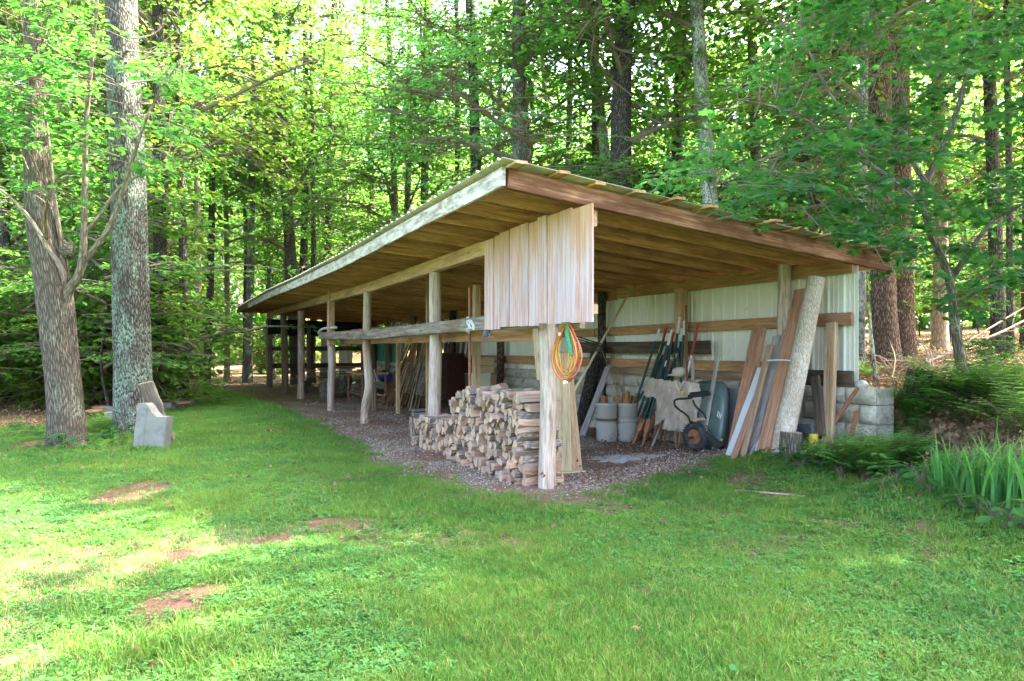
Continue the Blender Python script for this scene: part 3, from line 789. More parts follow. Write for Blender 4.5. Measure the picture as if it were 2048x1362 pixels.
def forest_tree(name, px, py, w, Y, px2, label, crown, barkm, group=None, top=20.0, csc=1.0, cz=0.0, bend=0.0, z_fix=None, ci=0, n=10):
    """trunk standing at px and Y; px2 = where it leaves the top of the picture; py = height where px and width were read"""
    while True:
        s_, d_ = sd((px-CX)/F*Y, Y)
        if d_ > 4.7 or s_ > 23.8 or d_ < -2: break
        Y += .25
    x = (px-CX)/F*Y; z = tz(x, Y) if z_fix is None else z_fix
    zz = H-(py-HY)/F*Y                                # height at which px, w were read
    ztop = H-(0-HY)/F*Y; xt = (px2-CX)/F*Y
    k = (xt-x)/max(.5, ztop-zz)
    x0 = x+k*(z-zz); z = tz(x0, Y)
    r0 = pxm(w, Y)/2
    if w < 18 and crown: csc *= .9
    e = empty(name, (x0, Y, z), label, 'tree', group)
    pts = []; rd = []
    for i in range(7):
        t = i/6; h = z-.25+t*(top+.25)
        pts.append((x0+k*(h-z)+bend*math.sin(t*5)*r0*2+random.uniform(-.05,.05)*r0*4, Y+random.uniform(-.1,.1)*t, h)); rd.append(r0*(1.06-.62*t))
    trunk(e, pts, rd, barkm, n)
    if crown:
        c = put_crown(e, crown, ci+random.randint(0, 5), cz, csc)
        c.location.x = k*8
    return e
# near trees at the left -------------------------------------------------------
def near_maple():
    Y = 10.6; b = gt(135, 895); Y = b.y
    e = empty('maple_tree', (b.x, b.y, b.z), 'thick grey brown maple with broken top and smooth side branches, nearest the lawn', 'tree')
    P = [at(136, 925, Y), at(135, 895, Y), at(129, 800, Y), at(119, 690, Y), at(110, 600, Y), at(102, 540, Y), at(90, 470, Y), at(80, 390, Y), at(74, 310, Y), at(70, 200, Y), at(66, 60, Y), at(62, -120, Y)]
    R = [pxm(w, Y)/2 for w in (72, 66, 63, 64, 66, 64, 60, 52, 46, 38, 30, 20)]
    trunk(e, P, R, 'bark_oak', 28, .07, 1.3, ridge=.045)
    br = [([(132,600),(140,578),(158,548),(166,500),(169,400),(172,250),(183,130),(200,-60)], 13), ([(150,570),(172,520),(215,460),(240,400),(262,330),(300,220),(360,120)], 9),
          ([(112,590),(126,560),(122,535),(95,495),(62,440),(20,395),(-40,350)], 10), ([(122,545),(124,500),(112,420),(104,350),(92,240),(60,120)], 8), ([(166,470),(200,430),(235,380),(270,355),(330,330)], 6), ([(95,490),(92,470),(90,430),(96,395)], 8)]
    ends = []
    for pts, w in br:
        dY = random.uniform(-1.2, .8)
        pp = [at(x, y, Y-.03+dY*(i/(len(pts)-1))**1.5) for i, (x, y) in enumerate(pts)]
        bb = MB(); q = smoothpath(pp, 5); m = len(q); bb.tube(q, [pxm(w, Y)*(.74-.56*(i/(m-1))) for i in range(m)], 9, .06); bb.build('branch', M['bark_pale'], e)
        ends += q[len(q)//2:]
    for (x, y, s) in ((66, 398, 11), (134, 500, 13), (78, 515, 12)):
        bb = MB(); bb.rock(at(x, y, Y-.05), (pxm(s,Y), pxm(s,Y), pxm(s*1.2,Y)), 9, .7, s); bb.build('bark_burl', M['bark_oak'], e)
    r = np.random.default_rng(5); cen, dirs, anc = [], [], []
    for i in range(560):
        px, py = r.uniform(-140, 400), r.triangular(-160, 130, 470)
        if 195 < px < 300 and r.uniform() < .7: continue
        if fbm(np.array(px/70.), np.array(py/40.), 19) < .40: continue
        if px > 250 and py > 360: continue
        yy = Y+r.uniform(-2.2, 1.6)
        c = at(px, py, yy); a = min(ends, key=lambda q: (q-c).length)
        cen.append(c-b); anc.append(c-b+(a-c)*min(1, .8/((a-c).length+.01))); dd = (c-a); dirs.append((dd.x+r.normal(0,.3), dd.y+r.normal(0,.3), dd.z*.2+.001))
    me = foliage_mesh('crown', np.array(cen), np.array(dirs), .62, 15, .115, OVAL, 'leaf_maple', r, np.array(anc), .3, .25, .38, .004)
    o = bpy.data.objects.new('crown', me); COL.objects.link(o); o.parent = e
near_maple()
def near_oak():
    b = gt(268, 868); Y = b.y
    e = empty('oak_tree', tuple(b), 'massive straight trunk with pale green lichen, behind the concrete block', 'tree')
    P = [at(270, 905, Y), at(269, 868, Y), at(266, 800, Y), at(263, 640, Y), at(260, 480, Y), at(256, 330, Y), at(248, 150, Y), at(243, -60, Y), at(238, -400, Y), at(232, -900, Y)]
    R = [pxm(w, Y)/2 for w in (78, 74, 71, 68, 66, 64, 60, 56, 48, 34)]
    trunk(e, P, R, 'bark_pine', 30, .06, 1.3, ridge=.035)
    c = put_crown(e, 'tall', 1, 3.0, .9); c.location.z = 5.2
    bb = MB(); r = random.Random(3)
    for i in range(9):
        zz = r.uniform(60, 330); a = at(248 + r.uniform(-20, 20), zz, Y-.2); bdir = Vector((r.choice([-1,1])*r.uniform(.6,1.6), r.uniform(-.6,.1), r.uniform(-.1,.6)))
        pts = [a, a+bdir*.5+Vector((0,0,-.05)), a+bdir+Vector((r.uniform(-.2,.2),0,r.uniform(-.1,.2)))]
        bb.tube(smoothpath(pts, 4), [.018,.017,.016,.014,.012,.01,.008,.006,.004], 5)
    bb.build('dead_branch', M['drytwig'], e)
near_oak()
# right-hand maple --------------------------------------------------------------
def right_maple():
    b = gt(1932, 790); Y = b.y
    e = empty('maple_tree', tuple(b), 'young maple with slim leaning stem and broad lobed leaves above the ferns', 'tree')
    br = [([(1934,800),(1930,770),(1916,690),(1908,620),(1900,565),(1888,525),(1862,470),(1846,420),(1800,370),(1740,330),(1690,300),(1600,230),(1480,200)], 13),
          ([(1846,420),(1850,370),(1880,310),(1905,250),(1925,180),(1940,90),(1950,-60)], 11), ([(1900,565),(1940,500),(1990,440),(2060,400),(2150,340)], 7),
          ([(1740,330),(1700,250),(1640,150),(1600,60)], 6), ([(1862,380),(1815,300),(1810,200),(1780,90)], 7), ([(1690,300),(1600,300),(1500,330),(1420,380)], 5), ([(1908,620),(1960,580),(2020,560),(2100,540)], 5)]
    ends = []; bb = MB()
    for k, (pts, w) in enumerate(br):
        dY = (-.3, .8, -.8, .4, .9, -1.2, -.6)[k]
        pp = [at(x, y, Y+dY*(i/(len(pts)-1))) for i, (x, y) in enumerate(pts)]
        q = smoothpath(pp, 5); m = len(q); bb.tube(q, [pxm(w, Y)*(.85-.7*(i/(m-1))) for i in range(m)], 9, .05); ends += q[len(q)//4:]
    bb.build('trunk', M['bark_oak'], e)
    r = np.random.default_rng(15); cen, dirs, anc = [], [], []
    out = [(1330,330),(1470,190),(1560,60),(1640,-160),(2200,-160),(2200,560),(2030,600),(1960,640),(1870,560),(1760,520),(1700,460),(1620,440),(1520,430),(1430,430)]
    while len(cen) < 640:
        px, py = r.uniform(1320, 2200), r.uniform(-160, 640)
        if not inpoly(px, py, out): continue
        if fbm(np.array(px/75.), np.array(py/45.), 9) < .47: continue
        yy = Y+r.uniform(-1.9, 2.2)
        c = at(px, py, yy); a = min(ends, key=lambda q: (q-c).length)
        cen.append(c-b); anc.append(c-b+(a-c)*min(1, .55/((a-c).length+.01))); dd = (c-a); dirs.append((dd.x+r.normal(0,.3), dd.y+r.normal(0,.3), dd.z*.15+.001))
    me = foliage_mesh('crown', np.array(cen), np.array(dirs),   .62, 15, .105, MAPLE, 'leaf_deep', r, np.array(anc), .26, .35, .4, .0035)
    o = bpy.data.objects.new('crown', me); COL.objects.link(o); o.parent = e
right_maple()
# trees one can tell apart ------------------------------------------------------
T = [ # name, px, py, w, Y, px2, label, crown, bark
 ('pine_tree', 1768, 600, 46, 13.6, 1752, 'stout straight red brown trunk just right of the metal wall, sunlit on its right edge', 'tall', 'bark_red', 6.0),
 ('pine_tree', 1806, 600, 37, 15.2, 1798, 'second stout reddish trunk, half hidden right of the sunlit one', 'tall', 'bark_red', 6.0),
 ('slim_tree', 1722, 620, 17, 13.0, 1730, 'slim mossy trunk between the metal wall edge and the stout red brown trunk', 'mid', 'bark_lichen', 6.5),
 ('beech_tree', 1879, 640, 27, 18.5, 1872, 'pale bare trunk behind the leaning young maple stem', 'mid', 'bark_pale', 5.0),
 ('oak_tree', 1998, 640, 26, 15.5, 1972, 'dark upright trunk right of the young maple, left one of a close pair', 'tall', 'bark_dark', 5.0),
 ('oak_tree', 2018, 560, 13, 14.5, 2008, 'thin dark trunk right of the young maple, right one of a close pair', 'tall', 'bark_dark', 5.0),
 ('oak_tree', 2056, 640, 26, 17, 2060, 'dark trunk cut off by the right picture edge', 'mid', 'bark_dark', 4.0),
 ('poplar_tree', 1418, 360, 33, 17.5, 1392, 'lichen spotted pale trunk rising behind the middle of the roof slope', 'tall', 'bark_lichen', 6.0),
 ('oak_tree', 1352, 340, 26, 22, 1366, 'grey trunk rising behind the roof left of the lichen spotted trunk', 'tall', 'bark_dark', 5.0),
 ('oak_tree', 1243, 220, 46, 18.0, 1252, 'thickest dark trunk rising behind the roof, with heavy bark ridges', 'mid', 'bark_dark', 6.5),
 ('oak_tree', 1200, 250, 24, 20.5, 1172, 'leaning slim grey trunk beside the thickest dark trunk', None, 'bark_lichen', 6.0),
 ('oak_tree', 1036, 290, 33, 19.5, 1036, 'stout grey trunk rising right behind the high corner of the roof', 'layer', 'bark_pine', 3.2),
 ('oak_tree', 948, 290, 25, 23, 938, 'grey trunk left of the high roof corner, slightly leaning', 'layer', 'bark_dark', 3.0),
 ('oak_tree', 912, 280, 14, 27, 914, 'slim dark trunk between two grey ones left of the high roof corner', None, 'bark_dark', 4.0),
 ('oak_tree', 848, 330, 18, 27, 852, 'straight dark trunk above the middle of the white fascia', 'mid', 'bark_dark', 4.0),
 ('oak_tree', 814, 330, 15, 30, 822, 'grey trunk with sunlit scar above the white fascia', 'mid', 'bark_pine', 4.0),
 ('oak_tree', 785, 340, 15, 28, 776, 'leftmost of three close trunks above the white fascia', 'layer', 'bark_pine', 4.5),
 ('oak_tree', 1136, 200, 15, 26, 1140, 'slim trunk left of the thickest dark trunk', None, 'bark_dark', 5.0),
 ('oak_tree', 1505, 240, 24, 23, 1498, 'grey trunk half veiled by maple leaves above the right roof slope', 'tall', 'bark_dark', 5.0),
 ('oak_tree', 1612, 300, 25, 19.5, 1636, 'leaning grey trunk behind maple leaves above the right end of the roof', 'tall', 'bark_dark', 6.0),
 ('oak_tree', 1690, 420, 13, 20, 1700, 'thin twisted trunk left of the stout red brown trunk', None, 'bark_lichen', 0),
 ('oak_tree', 690, 450, 13, 38, 684, 'sunlit pale trunk far behind the roof left half', 'tall', 'bark_pale', 5.0),
 ('oak_tree', 576, 440, 25, 27, 552, 'dark forked trunk rising behind the far low end of the roof', 'mid', 'bark_dark', 4.5),
 ('slim_tree', 624, 440, 11, 25, 622, 'thin dark curving trunk beside the forked trunk', None, 'bark_dark', 0),
 ('pine_tree', 336, 700, 17, 21.5, 326, 'thin dark trunk, left one of two behind the fire ring', 'tall', 'bark_dark', 6.0),
 ('pine_tree', 368, 700, 17, 20.5, 352, 'thin dark trunk, right one of two, rising from the fire ring', 'tall', 'bark_dark', 6.0),
 ('oak_tree', 317, 500, 27, 18.5, 314, 'dark brown trunk close behind the massive lichen trunk', 'mid', 'bark_dark', 5.0),
 ('oak_tree', 206, 480, 24, 22, 200, 'grey trunk between the broken maple and the massive lichen trunk', 'tall', 'bark_pine', 5.0),
 ('slim_tree', 396, 640, 13, 26, 384, 'slim sunlit trunk beside the forest path', None, 'bark_pale', 4.0),
 ('oak_tree', 452, 560, 11, 33, 446, 'slender pale trunk left of the far end of the roof', 'tall', 'bark_pale', 5.0),
 ('oak_tree', 8, 480, 22, 21, 4, 'dark trunk cut off by the left picture edge', 'mid', 'bark_dark', 4.0),
 ('oak_tree', 150, 400, 20, 27, 150, 'brown trunk seen behind the branches of the broken maple', 'tall', 'bark_red', 5.0),
 ('oak_tree', 490, 560, 14, 36, 480, 'dark trunk just left of the far roof end', None, 'bark_dark', 4.5),
 ('oak_tree', 262, 300, 16, 30, 262, 'thin grey trunk right behind the massive lichen trunk, high up in the leaves', 'mid', 'bark_pine', 5.0),
 ('oak_tree', 420, 420, 15, 31, 428, 'slim trunk above the forest path', None, 'bark_dark', 7.0),
 ('oak_tree', 530, 300, 15, 34, 522, 'slim trunk left of the forked trunk, above the far roof end', 'mid', 'bark_pine', 5.5),
 ('oak_tree', 660, 300, 16, 33, 668, 'slim dark trunk right of the forked trunk', 'mid', 'bark_dark', 5.5),
 ('oak_tree', 738, 300, 15, 36, 730, 'far slim trunk left of the three close trunks', 'tall', 'bark_dark', 5.5),
 ('oak_tree', 300, 200, 18, 26, 298, 'grey trunk high up between the massive lichen trunk and the path', 'tall', 'bark_pine', 7.5),
 ('oak_tree', 505, 200, 17, 31, 508, 'grey trunk high above the far end of the roof', 'tall', 'bark_pine', 7.5),
 ('oak_tree', 610, 150, 17, 31, 612, 'trunk high above the far roof half, partly veiled by leaves', 'tall', 'bark_dark', 7.0),
 ('slim_tree', 1640, 640, 1, 40, 1640, None, None, 'bark_dark', 0),
]
for q in T:
    name, px, py, w, Y, px2, lab, cr, bk, cz = q
    if lab is None: continue
    e = forest_tree(name, px, py, w, Y, px2, lab, cr, bk, None, 21, random.uniform(.95, 1.2), max(0, cz-5)+.6, bend=.25 if w < 16 else .08, n=16 if w > 30 else 10)
# one fork for the forked trunk
# plain woods behind, trees nothing tells apart --------------------------------
def woods():
    r = random.Random(11); n = 0
    LAB = 'tall slender woodland tree with bright green leaves, deep in the forest'
    spots = []
    tries = 0
    while n < 84 and tries < 6000:
        tries += 1
        Y = r.uniform(17, 68); x = r.uniform(-1, 1)*(Y*.82+3)
        s, d = sd(x, Y); g, dd, l = masks(np.array([x]), np.array([Y]))
        if l[0] < .8 or g[0] > .2 or (d < 5.5 and -2 < s < 24 and d > -3): continue
        px = CX+x/Y*F
        if 370 < px < 540 and Y < 48: continue
        if any((x-a)**2+(Y-b_)**2 < 2.2**2 for a, b_ in spots): continue
        spots.append((x, Y)); z = tz(x, Y)
        e = empty('woodland_tree', (x, Y, z), LAB, 'tree', 'woodland trees deep in the forest')
        rad = r.uniform(.07, .17); h = r.uniform(15, 21); k = r.gauss(0, .025)
        pts = [(x+k*i*h/5+r.gauss(0,.08), Y+r.gauss(0,.06), z-.2+i*h/5) for i in range(6)]
        trunk(e, pts, [rad*(1.05-.13*i) for i in range(6)], r.choice(['bark_dark', 'bark_pine', 'bark_lichen', 'bark_pale', 'bark_dark']), 8, .08, 1.3)
        c = put_crown(e, r.choice(['tall', 'tall', 'mid', 'layer']), r.randint(0, 5), r.uniform(-1.5, 1.5), r.uniform(.8, 1.15)); n += 1
    SL = 'leafy understory sapling filling the forest edge with light green leaves'
    m = 0; tries = 0
    while m < 85 and tries < 6000:
        tries += 1
        Y = r.uniform(15.5, 46); x = r.uniform(-1, 1)*(Y*.82+2)
        s, d = sd(x, Y); g, dd, l = masks(np.array([x]), np.array([Y]))
        if l[0] < .9 or g[0] > .05 or (d < 6.2 and -2 < s < 24 and d > -4): continue
        if x > 3.5 and d < 9: continue
        px = CX+x/Y*F
        if 360 < px < 545 and Y < 46: continue
        if px > 1700 and Y < 24: continue
        z = tz(x, Y)
        e = empty('sapling', (x, Y, z), SL, 'sapling', 'understory saplings')
        h = r.uniform(3.5, 5.2)
        pts = [(x+r.gauss(0,.1), Y+r.gauss(0,.1), z-.1+i*h/3) for i in range(4)]
        trunk(e, pts, [.035, .03, .022, .01], 'bark_dark', 6, .05, 1.2)
        put_crown(e, 'low', r.randint(0, 5), 0, r.uniform(.8, 1.25)); m += 1
    # bushes at the left forest edge
    for i in range(26):
        px = r.uniform(-180, 330) if i < 19 else r.uniform(520, 600); Y = r.uniform(17, 23) if i < 19 else r.uniform(36, 46); x = (px-CX)/F*Y
        z = tz(x, Y)
        e = empty('bush', (x, Y, z), 'low leafy bush at the foot of the forest edge', 'bush', 'bushes along the forest edge')
        bb = MB()
        for j in range(5): bb.tube([(x, Y, z-.05), (x+r.gauss(0,.2), Y+r.gauss(0,.2), z+.5), (x+r.gauss(0,.5), Y+r.gauss(0,.5), z+1.1)], [.016,.012,.006], 5)
        bb.build('stem', M['twig'], e)
        put_crown(e, 'bush', i, 0, r.uniform(1.1, 1.9))
    print('woods', n, m)
woods()
# far forest mass ----------------------------------------------------------------
def far_forest():
    r = np.random.default_rng(77); n = 85000
    ang = r.uniform(-.82, .82, n); R = r.uniform(66, 96, n)
    x = R*np.sin(ang); y = R*np.cos(ang); z = terrain(x, y)+r.beta(1.1, 1.5, n)*26
    clump = fbm(ang*26, z*.33, 5)
    k = (clump > .29) ; x, y, z = x[k], y[k], z[k]; n = len(x)
    C = np.stack([x, y, z], 1); D = r.normal(0, 1, (n, 3)); U = np.array([0,0,1.])+r.normal(0,.6,(n,3))
    V, Fs, rnd = leaves(C, D, U, r.uniform(.5, 1.1, n), OVAL, r)
    me = npmesh('distant_forest', V, Fs, M['leaf_far'], rnd)
    o = bpy.data.objects.new('distant_forest', me); COL.objects.link(o); tag(o, 'dense mass of far woodland foliage closing the view', 'forest', kind='stuff')
far_forest()
# tall trees beside the lawn whose shade lies on it --------------------------------
def shade_trees():
    r = random.Random(5)
    for i, (x, y, cr, sc) in enumerate(SHADE):
        z = tz(x, y)
        e = empty('shade_tree', (x, y, z), 'tall broad tree beside the lawn, outside the picture', 'tree', 'shade trees beside the lawn')
        h = 19*sc
        trunk(e, [(x, y, z-.2), (x+.1, y, z+h*.3), (x, y+.1, z+h*.6), (x+.1, y, z+h*.9)], [.24, .2, .15, .05], 'bark_pine', 10, .06)
        put_crown(e, cr, i, 0, sc)
SHADE = [(9.8,4.5,'tall',1.15), (13,8.0,'tall',1.25), (10.4,8.2,'mid',1.0), (15.8,9.6,'tall',1.2), (12.5,2.5,'tall',1.2)]
shade_trees()
# ------------------------------------------------------------------ the shed
def sdz(p):
    s, d = sd(p.x, p.y); return s, d, p.z
shed = empty('open_shed', tuple(S(8, 1.8, 0)), 'long open pole shed with low sloping metal roof, log posts and white metal back wall', 'shed')
# heights of the front beam and the eave, read along their length
bm_pts = sorted([(sdz(onp(px, py, 0))[0], onp(px, py, 0).z) for px, py in ((533,635),(600,618),(671,601),(742,584),(859,548),(959,517),(1093,478),(1190,450))])
bs_ = [q[0] for q in bm_pts]; bz_ = [q[1] for q in bm_pts]
def beam_z(s): return float(np.interp(s, bs_, bz_))          # underside of the front beam
BEAMH = .19
EV = -.957
fa_pts = sorted([(sdz(onp(px, py, EV))[0], onp(px, py, EV).z) for px, py in ((1010,373),(900,428),(795,480),(740,509),(692,533),(600,573),(540,596),(497,616.6))])
fs_ = [q[0] for q in fa_pts]; fz_ = [q[1] for q in fa_pts]
def eave_z(s): return float(np.interp(s, fs_, fz_))            # underside of the fascia
S0, S1 = -.936, 23.2
WALLTOP = 2.54
def raft_z(s, d):
    """underside of the rafters"""
    e = eave_z(s)+.015; b = beam_z(s)+BEAMH
    f = b + (e-b)*(-d/.957) if d < 0 else b + (WALLTOP-b)*d/DEPTH
    return f
print('beam', [(round(a,2), round(b,2)) for a,b in bm_pts]); print('eave', [(round(a,2), round(b,2)) for a,b in fa_pts])
# posts
def post(pts, wpx, top_px, name='post', mat='post', d=0.0, n=14, rough=.07):
    b = MB(); P = [onp(px, py, d) for px, py in pts]
    P[0].z = tz(P[0].x, P[0].y)-.25
    W = [pxm(w, p.y)/2 for w, p in zip(wpx, P)]
    q = smoothpath(P, 5); R = np.interp(np.linspace(0, len(W)-1, len(q)), np.arange(len(W)), W)
    b.tube(q, list(R), n, rough, freq=2.5, ridge=.025)
    return b.build(name, M[mat], shed)
post([(1093,980),(1095,900),(1097,780),(1094,650),(1093,560),(1092,470)], (36,34,34,33,32,31), 0, n=20)
post([(868,905),(869,800),(871,700),(870,620),(870,545)], (29,26,26,25,24), 0)
post([(728,850),(731,815),(738,770),(733,700),(734,640),(735,583)], (17,18,17,16,16,16), 0)
post([(661,826),(662,780),(664,720),(662,680)], (13.5,14,15,15), 0)
post([(601.6,800),(602,740),(602,690),(602,622)], (14,13,13,13), 0)
post([(571,790),(570,730),(569,680),(567,630)], (13,13,12.5,12), 0, mat='rough_post')
post([(539,782),(539,730),(538,690),(538,637)], (13,12.5,12,12), 0, mat='rough_post')
b = MB(); a = onp(662,690,-.02); c = onp(662,584,-.02); b.beam([a, c], pxm(20,a.y), .14, (VX,VY,0), .01, .004); b.build('post_casing', M['beam'], shed)
# front beam, sagging
b = MB(); ss = np.concatenate([np.linspace(S0+.05, 6, 14), np.linspace(7, 21.6, 24)])
b.beam([S(s, 0, beam_z(s)+BEAMH/2) for s in ss], .13, BEAMH, (0,0,1), .012, .004); b.build('front_beam', M['beam'], shed)
# fascia
b = MB(); ss = np.linspace(S0-.02, 19.4, 34)
b.beam([S(s, EV-.02, eave_z(s)+.085) for s in ss], .035, .17, (0,0,1), .004, .002); b.build('fascia_board', M['fascia'], shed)
b = MB(); ss = np.linspace(19.42, S1, 6)
b.beam([S(s, EV-.02, eave_z(s)+.085) for s in ss], .035, .15, (0,0,1), .004, .002); b.build('fascia_board', M['dark_board'], shed)['label'] = 'dark unpainted end of the fascia'
# rafters
RH = .15
OVB = .62
sr = S0; k = 0
while sr < S1-.1:
    b = MB()
    ds = (EV+.02, -.5, 0, .9, 1.8, 2.7, DEPTH, DEPTH+OVB)
    hh = .18 if k == 0 else RH
    b.beam([S(sr, d, raft_z(sr, d)+RH-hh/2) for d in ds], .075 if k == 0 else .05, hh, (0,0,1), .005, .004)
    o = b.build('rafter', M['gable' if k == 0 else 'rafter'], shed)
    if k == 0: o['label'] = 'speckled weathered rafter at the open gable end'
    sr += .61 if k else .62; k += 1
# purlins with ends sticking out past the gable rafter
np_ = 13
for i in range(np_):
    d = EV+.06+(DEPTH+OVB-.1-EV)*i/(np_-1)
    b = MB(); out = random.uniform(.16, .34)
    ss = [S0-out]+list(np.linspace(S0+.1, S1-.05, 22))
    b.beam([S(s, d, raft_z(s, d)+RH+.015+.002) for s in ss], .115, .026, (0,0,1), .003, .001)
    b.build('purlin', M['girt' if i % 3 else 'tan_board'], shed)
# soffit boards laid close over the rafters, seen from below
# metal roof with ribs
def roof():
    s0, s1 = S0-.17, S1+.1
    xs = []; 
    s = s0
    while s < s1:
        for off, h in ((0,0),(.10,0),(.118,.022),(.142,.022),(.16,0)): xs.append((s+off, h))
        s += .229
    ds = [EV-.10, -.4, .3, 1.2, 2.2, 3.2, DEPTH+OVB+.06]
    V, Fs = [], []
    for d in ds:
        for (s, h) in xs: V.append(S(s, d, raft_z(min(max(s, S0), S1), d)+RH+.034+h))
    n = len(xs); m = len(V)
    for d in ds:
        for (s, h) in xs: V.append(S(s, d, raft_z(min(max(s, S0), S1), d)+RH+.031+h))
    for j in range(len(ds)-1):
        for i in range(n-1):
            a = j*n+i; Fs.append([a, a+1, a+n+1, a+n]); Fs.append([m+a, m+a+n, m+a+n+1, m+a+1])
    for i in range(n-1):
        Fs.append([i, m+i, m+i+1, i+1]); a = (len(ds)-1)*n+i; Fs.append([a, a+1, m+a+1, m+a])
    for j in range(len(ds)-1):
        a = j*n; Fs.append([a, a+n, m+a+n, m+a]); a = j*n+n-1; Fs.append([a, m+a, m+a+n, a+n])
    b = MB(); b.add(V, Fs); b.build('metal_roof', M['roof_metal'], shed)
roof()
# low outer edge board at the back eave
b = MB(); b.beam([S(s, DEPTH+OVB+.02, raft_z(s, DEPTH+OVB)+.07) for s in np.linspace(S0, S1, 12)], .03, .12, (0,0,1)); b.build('fascia_board', M['tan_board'], shed)
# back wall: ribbed sheets outside, boards inside
def ribbed(name, s0, s1, d, z0, z1, mat, parent, pitch=.229):
    xs = []; s = s0
    while s < s1:
        for off, h in ((0,0),(.045,0),(.052,.005),(.066,.005),(.073,0),(.110,0),(.117,.005),(.131,.005),(.138,0),(.170,0),(.183,.021),(.205,.021),(.218,0)):
            if s+off <= s1: xs.append((s+off, h))
        s += pitch
    V, Fs = [], []; n = len(xs)
    for side in (0, 1):
        for z in (z0, z1):
            for (s, h) in xs:
                zz = z if z != 'roof' else raft_z(s, d)+.02
                V.append(S(s, d-h+side*.003, zz))
    for i in range(n-1):
        Fs.append([i, i+n, i+n+1, i+1]); Fs.append([2*n+i, 2*n+i+1, 3*n+i+1, 3*n+i])
        Fs.append([i, i+1, 2*n+i+1, 2*n+i]); Fs.append([n+i, 3*n+i, 3*n+i+1, n+i+1])
    Fs.append([0, 2*n, 3*n, n]); Fs.append([n-1, 2*n-1, 4*n-1, 3*n-1])
    b = MB(); b.add(V, Fs); return b.build(name, M[mat], parent)
WD = DEPTH+.10
ribbed('wall_sheet', S0-.01, 12.8, WD, 1.03, 'roof', 'wall_metal', shed)
def board(s0, s1, d, z, h, t, mat, label=None, seg=6, jit=.003, dz=0.0):
    b = MB(); b.beam([S(s0+(s1-s0)*i/seg, d, z+dz*i/seg+random.uniform(-.004,.004)) for i in range(seg+1)], t, h, (0,0,1), .004, jit)
    o = b.build('girt_board', M[mat], shed)
    if label: o['label'] = label
    return o
zt = onp(1700, 531, DEPTH).z; zm = onp(1700, 637, DEPTH).z; zb = onp(1700, 760, DEPTH).z
print('girts', zt, zm, zb)
board(S0, 3.9, DEPTH+.02, zt, .18, .045, 'girt'); board(3.93, 9.2, DEPTH+.02, zt-.02, .18, .045, 'girt'); board(9.25, 16.4, DEPTH+.02, zt-.05, .18, .045, 'girt')
board(S0+.02, -.20, DEPTH+.03, zm, .155, .04, 'red_board', 'greyed short girt board with a knot'); board(-.22, 4.6, DEPTH+.03, zm-.005, .15, .04, 'girt', dz=-.04); board(4.65, 12.5, DEPTH+.03, zm-.06, .15, .04, 'girt')
board(S0, -.25, DEPTH+.02, zb+.01, .20, .045, 'dark_board'); board(-.25, 4.6, DEPTH+.02, 1.245, .155, .045, 'girt'); board(-.2, 4.6, DEPTH+.05, 1.10, .11, .03, 'tan_board'); board(4.65, 12.5, DEPTH+.02, 1.24, .18, .045, 'girt')
o = board(1.42, 5.0, DEPTH-.06, onp(1420, 695, DEPTH-.06).z, .205, .04, 'dark_board', 'dark stained wide board across the middle of the back wall'); 
board(8.8, 12.6, DEPTH+.03, 2.2, .15, .04, 'tan_board')
def rear(px, d, mat, w, ptop, lab=None, square=False, lean=0):
    b = MB(); p = onp(px, 700, d); z0 = tz(p.x, p.y)-.2; s, dd, _ = sdz(p); zt_ = raft_z(s, d)-.004 if ptop is None else onp(px, ptop, d).z
    if square: b.beam([S(s, d, z0), S(s, d, (z0+zt_)/2), S(s, d, zt_)], pxm(w, p.y), pxm(w, p.y), (VX,VY,0), .012, .006)
    else:
        n = 7; q = [S(s+lean*i/n+random.uniform(-.01,.01), d, z0+(zt_-z0)*i/n) for i in range(n+1)]
        b.tube(q, [pxm(w, p.y)/2*(1.06-.10*i/n) for i in range(n+1)], 14, .06)
    o = b.build('post', M[mat], shed)
    if lab: o['label'] = lab
rear(1568, DEPTH-.12, 'post', 27, 530, 'pale peeled rear post')
rear(1362, DEPTH-.10, 'tan_board', 20, 578, None, True)
rear(1204, DEPTH-.12, 'bark_dark', 17, None, 'dark bark covered rear post')
rear(1001, DEPTH-.12, 'bark_red', 15, None)
rear(905, DEPTH-.12, 'bark_dark', 14, None); rear(826, DEPTH-.12, 'rough_post', 13, None); rear(776, DEPTH-.12, 'rough_post', 12, None); rear(748, DEPTH-.12, 'rough_post', 11, None); rear(697, DEPTH-.12, 'rough_post', 10, None)
# little prop post under the short girt board near the open end
b = MB(); p0 = gt(1655, 893); p1 = onp(1664, 646, DEPTH-.06); b.beam([p0-Vector((0,0,.15)), p0.lerp(p1,.5), p1], .145, .06, (VX,VY,0), .006, .003); b.build('prop_post', M['tan_board'], shed)
# middle posts under the long inner beam
def inner(px, d, mat, w, ybase, ytop, square=True):
    b = MB(); p = onp(px, ybase, d); q = onp(px, ytop, d); p.z = tz(p.x, p.y)-.1
    b.beam([p, p.lerp(q,.5), q], pxm(w, p.y), pxm(w, p.y)*.8, (VX,VY,0), .006, .004); b.build('inner_post', M[mat], shed)
inner(796, 1.2, 'tan_board', 8.5, 815, 684); inner(855, .9, 'tan_board', 7, 825, 545)
inner(953, 1.0, 'tan_board', 15, 700, 570)
